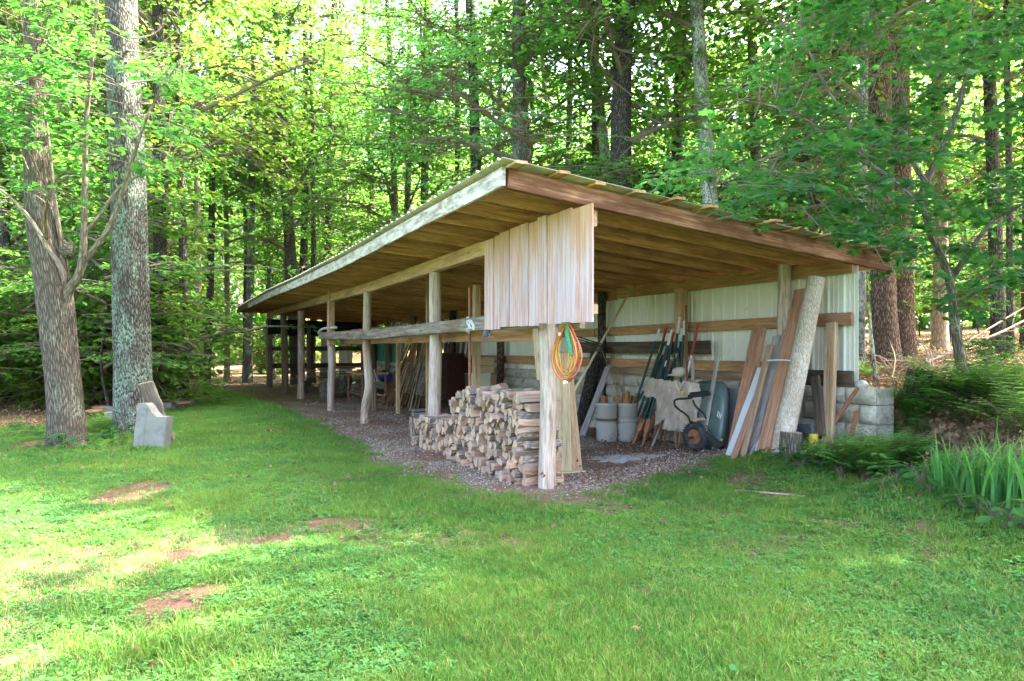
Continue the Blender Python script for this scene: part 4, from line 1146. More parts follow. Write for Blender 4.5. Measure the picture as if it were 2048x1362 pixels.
# rails: outer grey timber and inner plank behind the front posts
def rail(pts, d, h, t, mat, name='rail', jit=.004):
    b = MB(); q = [onp(px, py, d) for px, py in pts]; b.beam(smoothpath(q, 3), t, h, (0,0,1), .012, jit); return b.build(name, M[mat], shed)
rail([(1082,640),(968,647),(868,656),(800,663),(735,670),(655,671),(640,672)], -.15, .17, .075, 'grey_timber')
rail([(1112,670),(1085,668),(985,671),(868,675),(735,680),(680,681)], .30, .17, .05, 'red_board')
# painted board panel hung on the corner
pan = MB()
panel = empty('board_panel', (0,0,0), None, None); panel.parent = shed
pl = S(0, -.10, 0); PD = -.22; sL = sdz(onp(970, 570, PD))[0]; sR = sdz(onp(1190, 520, PD))[0]
panel.location = S((sL+sR)/2, PD, 1.7)-shed.location
n = 11; ws = [random.uniform(.8, 1.3) for _ in range(n)]; ws[0] = 1.75; ws[-1] = .7; ws[-2] = .6; ws[-3] = .7
tot = sum(ws); cur = sR
for i in range(n):
    w = (sL-sR)*ws[i]/tot; s0, s1 = cur, cur+w; cur = s1; sc = (s0+s1)/2
    px_ = (CX + (S(sc,PD,0).x)/S(sc,PD,0).y*F)
    zt_ = onp(px_, np.interp(px_, (970,1040,1150,1190), (484,452,412,416)), PD).z+random.uniform(-.012,.012); zb_ = onp(px_, np.interp(px_, (965,1065,1195), (660,650,642)), PD).z+random.uniform(-.012,.012)
    dd = PD-(.012 if i % 2 else 0)-(.02 if i == 0 else 0)
    a = S(sc+random.uniform(-.004,.004), dd, zb_); c = S(sc, dd+random.uniform(0,.004), zt_)
    b = MB(); b.beam([a, a.lerp(c,.33), a.lerp(c,.66), c], w-.004, .022, (VX,VY,0), .004, .002); b.build('board', M['panel'], panel)
b = MB(); b.beam([S(sL-.05,PD+.04,1.86), S(sR+.05,PD+.04,1.86)], .05, .09, (0,0,1)); b.build('batten', M['tan_board'], panel)
b = MB(); q = onp(1057, 665, .05); b.plank(onp(1068,640,.10), onp(1080,760,.12), .03, .07, (VX,VY,0)); b.build('brace_board', M['pale_board'], shed)
b = MB(); b.beam([onp(1143,652,-.02), onp(1165,650,-.02)], .06, .06, (0,0,1)); b.build('cord_peg', M['tan_board'], shed)
# far end: rails, dark sheet, standing wall strip
SE = 21.35
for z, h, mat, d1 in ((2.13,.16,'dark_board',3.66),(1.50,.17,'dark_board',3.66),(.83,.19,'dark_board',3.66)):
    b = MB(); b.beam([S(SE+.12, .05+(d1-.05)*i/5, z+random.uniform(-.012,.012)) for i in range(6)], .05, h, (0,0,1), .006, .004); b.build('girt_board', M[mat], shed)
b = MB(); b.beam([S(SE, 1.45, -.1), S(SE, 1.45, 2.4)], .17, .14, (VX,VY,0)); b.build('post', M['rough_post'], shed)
b = MB(); b.beam([S(SE, 3.6, -.1), S(SE, 3.6, 2.6)], .16, .16, (VX,VY,0)); b.build('post', M['rough_post'], shed)
for d0, d1 in ((1.95,2.42),(2.66,3.22)):
    b = MB(); V = []; xs = []; d = d0; i = 0
    while d <= d1: xs.append((d, .018 if i % 3 == 2 else 0)); d += .05; i += 1
    for dz in (0, .004):
        for z in (.30, 1.95):
            for d, h in xs: V.append(S(SE+.16+h+dz, d, z))
    n = len(xs); Fs = []
    for i in range(n-1): Fs += [[i, i+1, i+n+1, i+n], [2*n+i, 3*n+i, 3*n+i+1, 2*n+i+1]]
    b.add(V, Fs); b.build('wall_sheet', M['wall_metal'], shed)
# ------------------------------------------------------------------ retaining wall of rock-faced blocks
def block_wall():
    b = MB(); r = random.Random(4)
    zc = [onp(1700, y, DEPTH-.06).z for y in (775, 808, 846, 886)]
    zc.append(zc[-1]-.23); zc.append(zc[-1]-.23)
    for j in range(5):
        s = -1.27 + (.2 if j % 2 else 0)
        if j % 2: ln0 = .2
        z1, z0 = zc[j], zc[j+1]
        s = -1.27; first = True
        while s < 21:
            ln = (.22 if (j % 2 and first) else .41) if s < 6 else 1.2; first = False
            c = S(s+ln/2, DEPTH+.14, (z0+z1)/2)
            R = Matrix(((UX,VX,0),(UY,VY,0),(0,0,1)))
            # rounded rock face
            n1, n2 = 8, 5; V = []; G = []
            hx, hz = ln/2-.004, (z1-z0)/2-.003; sd_ = r.uniform(0, 99)
            for a in range(n2+1):
                for q in range(n1+1):
                    u_ = q/n1*2-1; v_ = a/n2*2-1
                    bul = .055*(1-abs(u_)**5)*(1-abs(v_)**4)*(.75+.6*float(fbm(np.array(u_*1.7+sd_), np.array(v_*1.3+sd_), 4)))
                    V.append(S(s+ln/2+u_*hx, DEPTH-.02-bul, (z0+z1)/2+v_*hz))
            Fs = [[a*(n1+1)+q, (a+1)*(n1+1)+q, (a+1)*(n1+1)+q+1, a*(n1+1)+q+1] for a in range(n2) for q in range(n1)]
            b.add(V, Fs, None, 0, True)
            b.box(S(s+ln/2, DEPTH+.145, (z0+z1)/2), (ln-.012, .30, z1-z0-.008), math.atan2(UY, UX), .012)
            s += ln
    tag(b.build('block_wall', M['block']), 'low retaining wall of pale rock faced concrete blocks under the white metal wall', 'wall')
block_wall()
# ------------------------------------------------------------------ firewood
def firewood():
    r = random.Random(21); protos = []
    for k in range(26):
        b = MB(); L = r.uniform(.38, .50); kind = r.random(); w = r.uniform(.040, .066)
        if kind < .18: sec = [(w*.85*math.cos(t*.628), w*.85*math.sin(t*.628)) for t in range(10)]; bark_from = 99
        elif kind < .68: sec = [(0,-w*1.0)]+[(w*1.35*math.sin(a), -w*1.0+w*2.1*math.cos(a)) for a in (-.7,-.35,0,.35,.7)]
        else: sec = [(-w, -w*.7), (w*.9, -w*.9), (w*1.05, w*.3), (w*.2, w*.95), (-w*.9, w*.7)]
        sec = [(x*r.uniform(.85,1.15), y*r.uniform(.85,1.15)) for x, y in sec]
        n = len(sec); V = []; G = []; rings = 5
        tx, ty = r.uniform(-.03,.03), r.uniform(-.03,.03)
        for i in range(rings):
            t = i/(rings-1)-.5; ro = r.uniform(-.003,.003); tw = t*r.uniform(-.3,.3)
            for (x, y) in sec:
                kx = x+tx*(1-4*t*t)*.5+r.uniform(-.005,.005); ky = y+ty*(1-4*t*t)*.5+r.uniform(-.005,.005)
                V.append((kx*math.cos(tw)-ky*math.sin(tw), t*L, kx*math.sin(tw)+ky*math.cos(tw))); G.append((t*L+k, x+k*.3, y))
        for i in range(rings-1):
            for j in range(n):
                a = i*n+j; c = i*n+(j+1) % n
                rnd = kind < .18 or (kind < .68 and 1 <= j <= 4)
                b.add([V[a], V[a+n], V[c+n], V[c]], [[0,1,2,3]], [G[a], G[a+n], G[c+n], G[c]], 1 if rnd else 0)
        b.add(V[:n], [list(range(n))], [(x*3, y*3, k) for x, y in sec], 2); b.add(V[-n:], [list(range(n))[::-1]], [(x*3, y*3, k) for x, y in sec], 2)
        o = b.build('firewood_log', [M['split'], M['log_bark'], M['end']]); me = o.data; bpy.data.objects.remove(o)
        # centre origin
        protos.append(me)
    base = math.atan2(VY, VX)-math.pi/2
    def put(s, d, z, lab, grp, yaw=0, roll=None, pitch=0, me=None):
        o = bpy.data.objects.new('firewood_log', me or r.choice(protos)); COL.objects.link(o)
        p = S(s, d, z); o.location = (p.x, p.y, p.z-.055)
        o.rotation_euler = (pitch, r.uniform(0, 6.28) if roll is None else roll, base+yaw)
        # origin of the mesh sits at its lowest point: lift by rotating about the log axis
        o.rotation_mode = 'XYZ'
        tag(o, lab, 'firewood', grp)
        return o
    for me in protos:
        co = np.empty(len(me.vertices)*3, np.float32); me.vertices.foreach_get('co', co); co = co.reshape(-1,3); co -= (co.max(0)+co.min(0))/2; me.vertices.foreach_set('co', co.ravel()); me.update()
    cnt = 0
    L1 = 'split log in the tall firewood stack beside the corner post'
    L2 = 'split log in the low end of the firewood stack'
    def zof(s): return float(np.interp(s, (.12, .8, 1.5, 1.9, 2.15, 2.4, 3.5, 3.9), (1.00, 1.0, .98, .94, .84, .48, .46, .40)))
    rows = 12; dz = .082
    for j in range(rows):
        z = .04 + dz*j; s = .16 + r.uniform(-.02, .03)
        while s < 3.85:
            if z < zof(s):
                big = s < 2.25
                o = put(s, r.uniform(-.06, .06) if big else r.uniform(-.02, .08), z+.055+r.uniform(-.008,.008), L1 if big else L2, 'split logs in the tall firewood stack' if big else 'split logs in the low firewood stack', r.gauss(0, .06), None, r.gauss(0, .03)); cnt += 1
                if s > 1.7 and s < 2.3 and j % 2 == 0 or (s > 2.4 and r.random() < .25): o.rotation_euler.z += r.uniform(-.5,.5)
            s += r.uniform(.088, .125)
    # loose logs on top
    for s, d, z, yaw, lab in ((1.25, .05, 1.07, .9, 'round grey log lying crosswise on top of the tall firewood stack'), (.45,-.02,1.03,.1,None), (.75,.0,1.04,-.15,None), (1.7,0,1.02,.3,None), (2.0,0,.93,.2,None), (2.9, -.05, .52, 1.2, 'long pale split log lying on top of the low firewood stack')):
        put(s, d, z, lab or L1, None if lab else 'split logs in the tall firewood stack', yaw); cnt += 1
    o = put(3.85, -.22, .28, 'split log leaning on end against the second post', None, .5, None, 0); o.rotation_euler = (math.radians(72), 0, base+1.6); 
    print('logs', cnt)
firewood()
# ------------------------------------------------------------------ helpers for leaning things
def lean(name, top, dt, foot, w, t, mat, label, cat, group=None, up=None, jit=.003, seg=4, taper=1.0, bow=0.0, wtop=None, dfoot=None):
    a = gt(*foot) if dfoot is None else onp(foot[0], foot[1], dfoot); c = onp(top[0], top[1], dt)
    b = MB(); W = pxm(w, a.y)/(.72 if up is None else 1); pts = [a.lerp(c, i/seg) for i in range(seg+1)]
    if bow: pts = [p+Vector((UX,UY,0))*bow*math.sin(math.pi*i/seg) for i, p in enumerate(pts)]
    b.beam(pts, W, t, up or (VX,VY,0), .004, jit, taper=taper)
    return tag(b.build(name, M[mat]), label, cat, group)
# boards behind the corner post
lean('plank', (1124,742), .42, (1130,944), 27, .03, 'pale_board', 'pale yellow plank leaning behind the corner post, nearer the post', 'plank', up=(-.1,1,0), jit=.002)
lean('plank', (1128,705), .62, (1150,940), 29, .03, 'tan_board', 'brown plank leaning right of the pale plank behind the corner post', 'plank', up=(-.1,1,0), jit=.002)
b = MB(); q = gt(1143, 945); b.box((q.x, q.y, q.z+.012), (.30,.14,.022), .3, .003); tag(b.build('plank_offcut', M['pale_board']), 'small flat yellow board lying under the leaning planks', 'plank')
lean('plank', (1262,578), DEPTH-.25, (1138,800), 13, .03, 'pale_board', 'long pale board slanting diagonally up to the top of the back wall', 'plank', dfoot=.95)
lean('plank', (1218,732), DEPTH-.25, (1163,874), 17, .03, 'silver_board', 'short grey green board leaning left of the two drums', 'plank')
b = MB(); a = gt(1163, 852); c = onp(1198, 690, DEPTH-.35); b.tube([a.lerp(c, i/5) for i in range(6)], [pxm(26,a.y)/2*(1.05-.12*i/5) for i in range(6)], 14, .07); tag(b.build('leaning_log', M['bark_dark']), 'dark bark log leaning behind the diagonal board', 'log')
# corrugated scrap under the panel
b = MB()
for i in range(6): b.beam([onp(1150, 672+i*5, 1.3), onp(1203, 688+i*3, 1.9)], .035, .012, (0,0,1), .003, .003)
tag(b.build('slatted_scrap', M['dark_board']), 'dark ribbed scrap piece sticking out right of the hanging cords', 'scrap')
# drums with offcuts
def drums():
    for px, lab in ((1216, 'pale grey ribbed drum of wood offcuts, left one of two'), (1258, 'pale grey ribbed drum of wood offcuts, right one of two')):
        q = gt(px, 884); R = pxm(42, q.y)/2; q = q+Vector((0,R*.9,0)); z0 = tz(q.x, q.y); h = pxm(76, q.y)
        t = empty('drum', (q.x, q.y, z0), lab, 'drum')
        b = MB(); b.lathe([(R*.90,0),(R*.97,.02),(R,.06),(R*1.0,h*.45),(R*.90,h*.47),(R*.90,h*.50),(R,h*.52),(R*1.0,h*.93),(R*1.04,h*.95),(R*1.04,h),(R*.97,h),(R*.95,h*.6)], (q.x,q.y,z0), 28); b.build('body', M['drum'], t)
        b = MB(); b.lathe([(R*1.004,h*.53),(R*1.012,h*.545),(R*1.012,h*.585),(R*1.004,h*.60)], (q.x,q.y,z0), 28); b.build('rusty_band', M['dark_board'] if px < 1230 else M['drum'], t)
        b = MB(); b.lathe([(R*.94,h*.62),(.001,h*.63)], (q.x,q.y,z0), 20); b.build('fill', M['dark_board'], t)
        r = random.Random(px)
        for i in range(9 if px > 1230 else 4):
            a = Vector((q.x+r.uniform(-.6,.6)*R, q.y+r.uniform(-.6,.4)*R, z0+h*.64)); l = r.uniform(.25,.5) if px > 1230 else r.uniform(.2,.34)
            v = Vector((r.uniform(-.45,.25), r.uniform(-.1,.4), 1)).normalized()
            bb = MB(); bb.beam([a, a+v*l], r.uniform(.04,.10), r.uniform(.025,.05), (VX,VY,0), .003, .002)
            tag(bb.build('wood_offcut', M['offcut']), 'orange brown offcut standing in the right drum' if px > 1230 else 'dark offcut standing in the left drum', 'wood offcut', 'offcuts standing in the right drum' if px > 1230 else 'offcuts standing in the left drum')
drums()
for top, foot, lab in (((1188,660),(1248,822),'thin long stick slanting across the bark post to the right drum'), ((1240,722),(1254,825),'thin upright stick rising from the right drum'), ((1236,742),(1243,815),'pale thin rod standing in the right drum')):
    a = onp(foot[0], foot[1], DEPTH-.5); c = onp(top[0], top[1], DEPTH-.35); b = MB(); b.tube([a, a.lerp(c,.5)+Vector((.01,0,0)), c], [.008,.007,.004], 6); tag(b.build('thin_stick', M['tan_board']), lab, 'stick')
# steel fence posts
def tposts():
    r = random.Random(8)
    feet = [(1238,872),(1247,880),(1258,882),(1266,888),(1275,880),(1284,893),(1290,880),(1298,872),(1306,884),(1315,868),(1321,880),(1328,884),(1338,878),(1347,882),(1352,892),(1270,876),(1281,874)]
    for i, (fx, fy) in enumerate(feet):
        a = gt(fx, fy); tx = 1322+(fx-1238)*.45+r.uniform(-8,8); ty = r.uniform(585,700) if i % 3 else r.uniform(690,725)
        c = onp(tx, ty, DEPTH-.22-r.uniform(0,.12)); v = (c-a); L = min(v.length, r.uniform(1.75,2.1)); v.normalize(); c = a+v*L
        b = MB(); k0, k1 = r.uniform(.22,.34), r.uniform(.86,.93)
        up = Vector((VX,VY,0)); side = v.cross(up).normalized()
        for (q0, q1, mi) in ((0, k0, 1), (k0, k1, 0), (k1, 1, 2)):
            p0, p1 = a+v*L*q0, a+v*L*q1
            b.beam([p0, p1], .036, .006, up, .001, 0, mi); b.beam([p0+up*.016, p1+up*.016], .007, .03, up, .001, 0, mi)
        b.beam([a+v*.22, a+v*.30, a+v*.42], .10, .004, up, .001, 0, 1)
        tips = ('white tip', 'red tip') ; top = 'white_paint' if i % 4 else 'red_paint'
        tag(b.build('fence_post', [M['tpost_green'], M['tpost_rust'], M[top]]), 'green steel fence post with rusty pointed foot, leaning in a fan' if i % 4 else 'green steel fence post with red tip, leaning in a fan', 'fence post', 'steel fence posts leaning in a fan' if i % 4 else 'red tipped steel fence posts')
    for top, foot, mat, lab in (((1372,610),(1375,800),'rust','long rusty iron bar standing among the fence posts'), ((1396,652),(1362,805),'white_paint','white rod with red upper end standing behind the work shirt')):
        a = onp(foot[0], foot[1], DEPTH-.45); c = onp(top[0], top[1], DEPTH-.3); b = MB(); b.tube([a.lerp(c,i/4) for i in range(5)], [.016]*5, 8)
        if mat == 'white_paint': b.tube([a.lerp(c,.62+.1*i) for i in range(5)], [.019]*5, 8, mi=1)
        tag(b.build('metal_rod', [M[mat], M['red_paint']]), lab, 'rod')
    a = gt(1302, 898); c = onp(1326, 840, sdz(a)[1]+.25); b = MB(); b.tube([a, c], .016, 8); tag(b.build('metal_rod', M['silver_board']), 'grey pole foot sticking out below the work shirt', 'rod')
tposts()
# work shirt
def shirt():
    d0 = DEPTH-.92
    out = [(1286,777),(1299,756),(1330,760),(1345,762),(1352,760),(1362,766),(1370,761),(1380,764),(1398,768),(1404,800),(1398,820),(1388,840),(1385,864),(1362,864),(1330,860),(1323,857),(1330,836),(1310,852),(1309,850),(1313,800),(1306,793),(1298,795),(1290,794)]
    t = empty('work_shirt', tuple(onp(1345, 864, d0)), 'beige short sleeved work shirt hung over the steel fence posts', 'shirt')
    def fn(x, y):
        f = (fbm(np.array(x/11.+y/40.), np.array(y/34.), 3)-.5)*.16 + math.sin((x-y*.35)/6)*.014 + .05*math.sin((x-1300)/95*3.1)
        return onp(x, y, d0-.04-float(f))
    b = MB(); b.sheet(out, fn, 2.2); o = b.build('cloth', M['shirt'], t); m = o.modifiers.new('thick', 'SOLIDIFY'); m.thickness = .006
    for pts, w in (([(1352,762),(1356,772),(1361,780),(1366,770),(1371,762)], 5), ([(1361,780),(1360,805),(1358,830),(1357,862)], 2.2)):
        b = MB(); b.beam(smoothpath([fn(x,y)+Vector((-VX,-VY,0))*.022 for x,y in pts], 4), .006, pxm(w, 10), (0,0,1), .002); b.build('collar' if w > 3 else 'placket', M['shirt'], t)
    for x0, y0, mat in ((1341,780,'twine'), (1367,786,'yellow')):
        b = MB(); q = fn(x0, y0)+Vector((-VX,-VY,0))*.024; b.box(q, (.055,.006,.035), math.atan2(UY,UX)+math.pi, .002); b.build('badge', M[mat], t)
    # cap and its brim
    b = MB(); q = onp(1358, 745, d0+.02); b.rock(q, (.10,.09,.075), 8, .2, 4, 0, .9); q2 = onp(1348, 750, d0-.06); b.rock(q2, (.10,.07,.018), 8, .1, 5)
    tag(b.build('cloth_cap', M['shirt']), 'pale cloth cap hung on the fence posts above the work shirt', 'cap')
shirt()
# wheelbarrow standing on its nose
def wheelbarrow():
    d0 = DEPTH-1.12
    t = empty('wheelbarrow', tuple(gt(1412, 902)), 'dark green wheelbarrow stood upright on its nose with grey wooden handles', 'wheelbarrow')
    N = Vector((-VX,-VY,0))
    # tray, bottom towards the viewer
    cx, cy, rx, ry = 1421, 832, 37, 71
    b = MB(); V = []; nr, na = 9, 40
    for i in range(nr+1):
        r = i/nr
        for k in range(na):
            a = 2*math.pi*k/na; e = .55
            ca, sa = math.copysign(abs(math.cos(a))**e, math.cos(a)), math.copysign(abs(math.sin(a))**e, math.sin(a))
            tap = 1-.12*sa
            dep = .20*(1-max(0, (r-.6)/.4)**1.6)
            rr = r*(1.0 if r < .95 else 1.0)
            V.append(onp(cx+ca*rx*rr*tap, cy+sa*ry*rr, d0+.36-dep+.10*(-sa*rr)))
    Fs = [[i*na+k, i*na+(k+1) % na, (i+1)*na+(k+1) % na, (i+1)*na+k] for i in range(nr) for k in range(na)]
    b.add(V, Fs, None, 0, True); o = b.build('tray', M['tray'], t); m = o.modifiers.new('thick', 'SOLIDIFY'); m.thickness = .012
    b = MB()
    for i in range(3): b.beam([onp(1437+i*3, 822+i*3, d0+.10), onp(1434+i*3, 833+i*2, d0+.10)], .012, .003, (VX,VY,0), .001)
    b.build('paint_scrape', M['white_paint'], t)
    for pts, w in (([(1403,903),(1411,850),(1424,780),(1437,708)], 6.5), ([(1391,845),(1387,790),(1384,716)], 5.5)):
        b = MB(); dd = d0-.02 if pts[0][0] > 1400 else d0+.10
        q = [onp(x, y, dd+.28*i/len(pts)) for i, (x, y) in enumerate(pts)]; b.beam(smoothpath(q, 3), pxm(w+1.5, 10), .045, (VX,VY,0), .008, .002, taper=.8); b.build('handle', M['silver_board'], t)
    # leg frame
    for pts in ([(1384,796),(1372,797),(1352,799),(1349,806),(1353,815),(1375,832),(1381,846),(1384,842)], [(1386,800),(1391,812),(1408,828),(1412,838)]):
        b = MB(); b.tube(smoothpath([onp(x, y, d0-.16+.0*i) for i, (x, y) in enumerate(pts)], 4), .014, 8); b.build('leg', M['black_metal'], t)
    b = MB(); b.beam([onp(1377,793,d0-.08), onp(1420,787,d0-.08)], .03, .05, (0,0,1), .006); b.beam([onp(1380,787,d0-.08), onp(1417,783,d0-.08)], .02, .03, (0,0,1), .004); b.build('cross_bracket', M['black_metal'], t)
    b = MB(); b.beam([onp(1383,840,d0-.10), onp(1411,837,d0-.10)], .03, .035, (0,0,1), .004); b.build('cross_bracket', M['tan_board'], t)
    # wheel
    w = empty('wheel', (0,0,0), None, None); w.parent = t; wc = onp(1391, 873, d0-.10); w.location = wc-t.location
    R = pxm(28.5, wc.y); ax = Vector((VX*.93+UX*.2, VY*.93+UY*.2, .05))
    b = MB(); prof = []
    for i in range(13):
        a = math.pi*2*i/12; prof.append((R*.74+R*.26*math.cos(a), R*.27*math.sin(a)))
    b.lathe(prof, wc, 40, ax)
    for k in range(30):
        th = 2*math.pi*k/30; Z = ax.normalized(); X = Z.cross(Vector((0,0,1))).normalized(); Yv = Z.cross(X)
        c = wc+(X*math.cos(th)+Yv*math.sin(th))*R*.985; b.beam([c-Z*R*.17, c+Z*R*.17], R*.10, R*.06, (c-wc), .002)
    b.build('tyre', M['rubber'], w)
    b = MB(); b.lathe([(R*.52,-R*.16),(R*.50,-R*.10),(R*.34,-R*.05),(R*.16,-R*.08),(R*.14,-R*.26),(.001,-R*.28)], wc, 24, ax); b.lathe([(.001,R*.28),(R*.14,R*.26),(R*.16,R*.08),(R*.5,R*.10),(R*.52,R*.16)], wc, 24, ax); b.build('rim', M['rust'], w)
    b = MB(); b.tube([wc-ax*.14, wc+ax*.14], .012, 8); b.build('axle', M['black_metal'], w)
    b = MB()
    for q0, q1 in (((1412,850),(1442,895)), ((1410,862),(1448,890))): b.tube([onp(*q0, d0-.05), onp(*q1, d0+.05)], .007, 6)
    b.build('brace', M['black_metal'], t)
wheelbarrow()
# grey trough standing right of the wheelbarrow
def trough():
    b = MB(); d0 = DEPTH-.75
    out = [(1452,783),(1458,776),(1500,776),(1500,905),(1449,910)]
    b.sheet(out, lambda x, y: onp(x, y, d0+.10-.16*min(1, max(0, (x-1449)/50.)*1.0)+.16*(y-776)/-140.+.12), 2.5)
    o = b.build('metal_sheet', M['galv']); m = o.modifiers.new('thick', 'SOLIDIFY'); m.thickness = .012
    tag(o, 'bent grey galvanised sheet standing right of the green wheelbarrow', 'metal sheet')
trough()
DB = DEPTH-.18
lean('timber', (1518,660), DB-.05, (1468,912), 22, .10, 'red_board', 'thick orange cedar timber leaning behind the white trim', 'timber', jit=.003)
lean('trim_length', (1523,737), DB-.42, (1458,913), 11, .05, 'white_trim', 'white metal trim length with a black tie, leaning left in the bundle', 'trim')
lean('plank', (1527,745), DB-.38, (1466,922), 9, .03, 'red_board', 'narrow orange batten leaning in front of the white trim', 'plank')
lean('plank', (1555,672), DB-.2, (1500,905), 15, .035, 'silver_board', 'silver grey ragged board with curved top, in the bundle', 'plank', jit=.006, bow=-.03)
lean('plank', (1578,660), DB-.15, (1490,905), 16, .03, 'silver_board', 'darker grey split board half hidden in the bundle', 'plank', jit=.006)
lean('trim_length', (1551,738), DB-.25, (1507,905), 12, .03, 'bluegrey', 'blue grey flat strip leaning in the middle of the bundle', 'trim')
lean('plank', (1604,580), DB, (1528,905), 22, .06, 'red_board', 'long red brown worn plank leaning left of the big grey log', 'plank', jit=.006)
lean('plank', (1592,640), DB-.05, (1540,900), 14, .03, 'tan_board', 'brown plank squeezed between the long red brown plank and the grey log', 'plank', jit=.004)
lean('plank', (1541,690), DB-.36, (1484,915), 10, .03, 'tan_board', 'tan lath leaning left of the ragged silver board', 'plank', jit=.004)
def curved():
    pts = [(1498,905,-.62),(1520,862,-.55),(1552,800,-.45),(1575,760,-.38),(1588,715,-.32),(1600,690,-.28),(1616,664,-.25)]
    b = MB(); q = [onp(x, y, DB+dd) for x, y, dd in pts]; q[0] = gt(1498, 912); b.beam(smoothpath(q, 4), .075, .03, (VX,VY,0), .006, .003, taper=.8)
    tag(b.build('plank', M['silver_board']), 'slim curved pale board crossing in front of the bundle', 'plank')
curved()
b = MB(); a = gt(1562, 905); c = onp(1633, 556, DB-.12); b.tube([a.lerp(c, i/8)+Vector((0,0,-.1 if i == 0 else 0)) for i in range(9)], [pxm(38,a.y)/2*(1.12-.22*i/8) for i in range(9)], 22, .05, mi_cap=1); tag(b.build('leaning_log', [M['lean_log'], M['end']]), 'tall grey flaky barked log leaning on the back wall', 'log')
for pts, lab in (([(1535,721),(1556,720),(1580,721)], 'white twine tied round the bundle, upper tie'), ([(1512,840),(1522,842),(1532,846)], 'white twine tied round the bundle, lower tie')):
    b = MB(); b.tube(smoothpath([onp(x, y, DB-.50) for x, y in pts], 4), .011, 6); tag(b.build('twine', M['twine']), lab, 'twine')
b = MB(); q = [onp(x, y, DB-.47) for x, y in ((1486,790),(1494,789),(1502,793))]; b.tube(smoothpath(q, 4), .010, 6); b.rock(onp(1500,789,DB-.48), (.022,.022,.022), 6, .4, 2); tag(b.build('tie', M['rubber']), 'black tie knotted round the white trim', 'tie')
def chain():
    b = MB(); pts = smoothpath([onp(x, y, DB-.55) for x, y in ((1490,835),(1483,850),(1475,868),(1473,880),(1480,893))], 5)
    for i in range(len(pts)-1):
        a, c = pts[i], pts[i+1]; t = (c-a).normalized(); side = t.cross(Vector((VX,VY,0))).normalized() if i % 2 else Vector((VX,VY,0)); h = (c-a).length*.75
        ring = [(a+c)/2+t*h*math.cos(k*math.pi/4)+side*.016*math.sin(k*math.pi/4) for k in range(9)]; b.tube(ring, .006, 5)
    tag(b.build('chain', M['galv']), 'dull steel chain hanging down the leaning white trim', 'chain')
chain()
def hoops():
    r = random.Random(3); b = MB(); c = onp(1498, 890, DB-.62)
    for k in range(5):
        R = .16+r.uniform(0,.07); cc = c+Vector((r.uniform(-.06,.06), 0, r.uniform(-.02,.05))); X = Vector((UX,UY,0)); Yv = Vector((VX*.4,VY*.4,r.uniform(.6,1.0))).normalized()
        b.tube([cc+X*R*math.cos(a*.3)+Yv*R*math.sin(a*.3) for a in range(22)], .007, 5)
    b.beam([onp(1502,862,DB-.6), onp(1520,858,DB-.6), onp(1548,864,DB-.5)], .03, .02, (0,0,1), .003, .004)
    tag(b.build('wire_coil', M['rust']), 'tangle of rusty wire hoops at the foot of the bundle', 'wire')
hoops()
lean('plank', (1630,752), DB-.1, (1643,872), 15, .035, 'dark_board', 'dark nearly black board leaning right of the big grey log', 'plank', dfoot=DEPTH-.34)
def stump():
    q = gt(1590, 913); R = pxm(44, q.y)/2; h = pxm(44, q.y); q = q+Vector((0, R, 0)); z = tz(q.x, q.y)
    b = MB(); b.tube([(q.x,q.y,z-.05),(q.x,q.y,z+h*.4),(q.x+.01,q.y,z+h)], [R*1.04,R,R*.98], 26, .05, mi_cap=1); tag(b.build('log_round', [M['bark_oak'], M['end']]), 'sawn log round standing on the ground in front of the big leaning log', 'log')
stump()
def can():
    q = gt(1627, 896); z = q.z; R = pxm(9, q.y)
    t = empty('yellow_can', tuple(q), 'small yellow can with a dark lid, right of the sawn log round', 'can')
    b = MB(); b.lathe([(R*.95,0),(R,.01),(R,.15),(R*.9,.165)], q, 20); b.build('body', M['yellow'], t)
    b = MB(); b.lathe([(R*.88,.1655),(R*.6,.18),(.001,.182)], q, 20); b.build('lid', M['slate'], t)
    b = MB(); c = onp(1612, 858, DB-.2); b.box(c, (.20,.05,.12), math.atan2(UY,UX)+math.pi+.2, .006, rot=Matrix.Rotation(-.2,3,'Y')@Matrix.Rotation(math.atan2(UY,UX)+math.pi,3,'Z')); tag(b.build('slate_piece', M['slate']), 'dark slate grey slab behind the yellow can', 'slab')
can()
for top, foot, w, lab in (((1716,775),(1660,858),8,'rusty flat iron bar leaning against the block wall top'), ((1713,822),(1703,872),10,'short rusty iron stake standing before the block wall')):
    a = onp(foot[0], foot[1], DEPTH-.28); c = onp(top[0], top[1], DEPTH-.16); b = MB(); b.beam([a, a.lerp(c,.75), c], pxm(w,8.2), .02, (VX,VY,0), .003, .002); 
    tag(b.build('iron_bar', M['rust']), lab, 'iron bar')
b = MB(); q = onp(1722, 774, DEPTH+.12); b.rock((q.x,q.y,q.z+.03), (.085,.075,.055), 10, .15, 3); tag(b.build('round_stone', M['stone']), 'round grey stone sitting on the end of the block wall', 'stone')
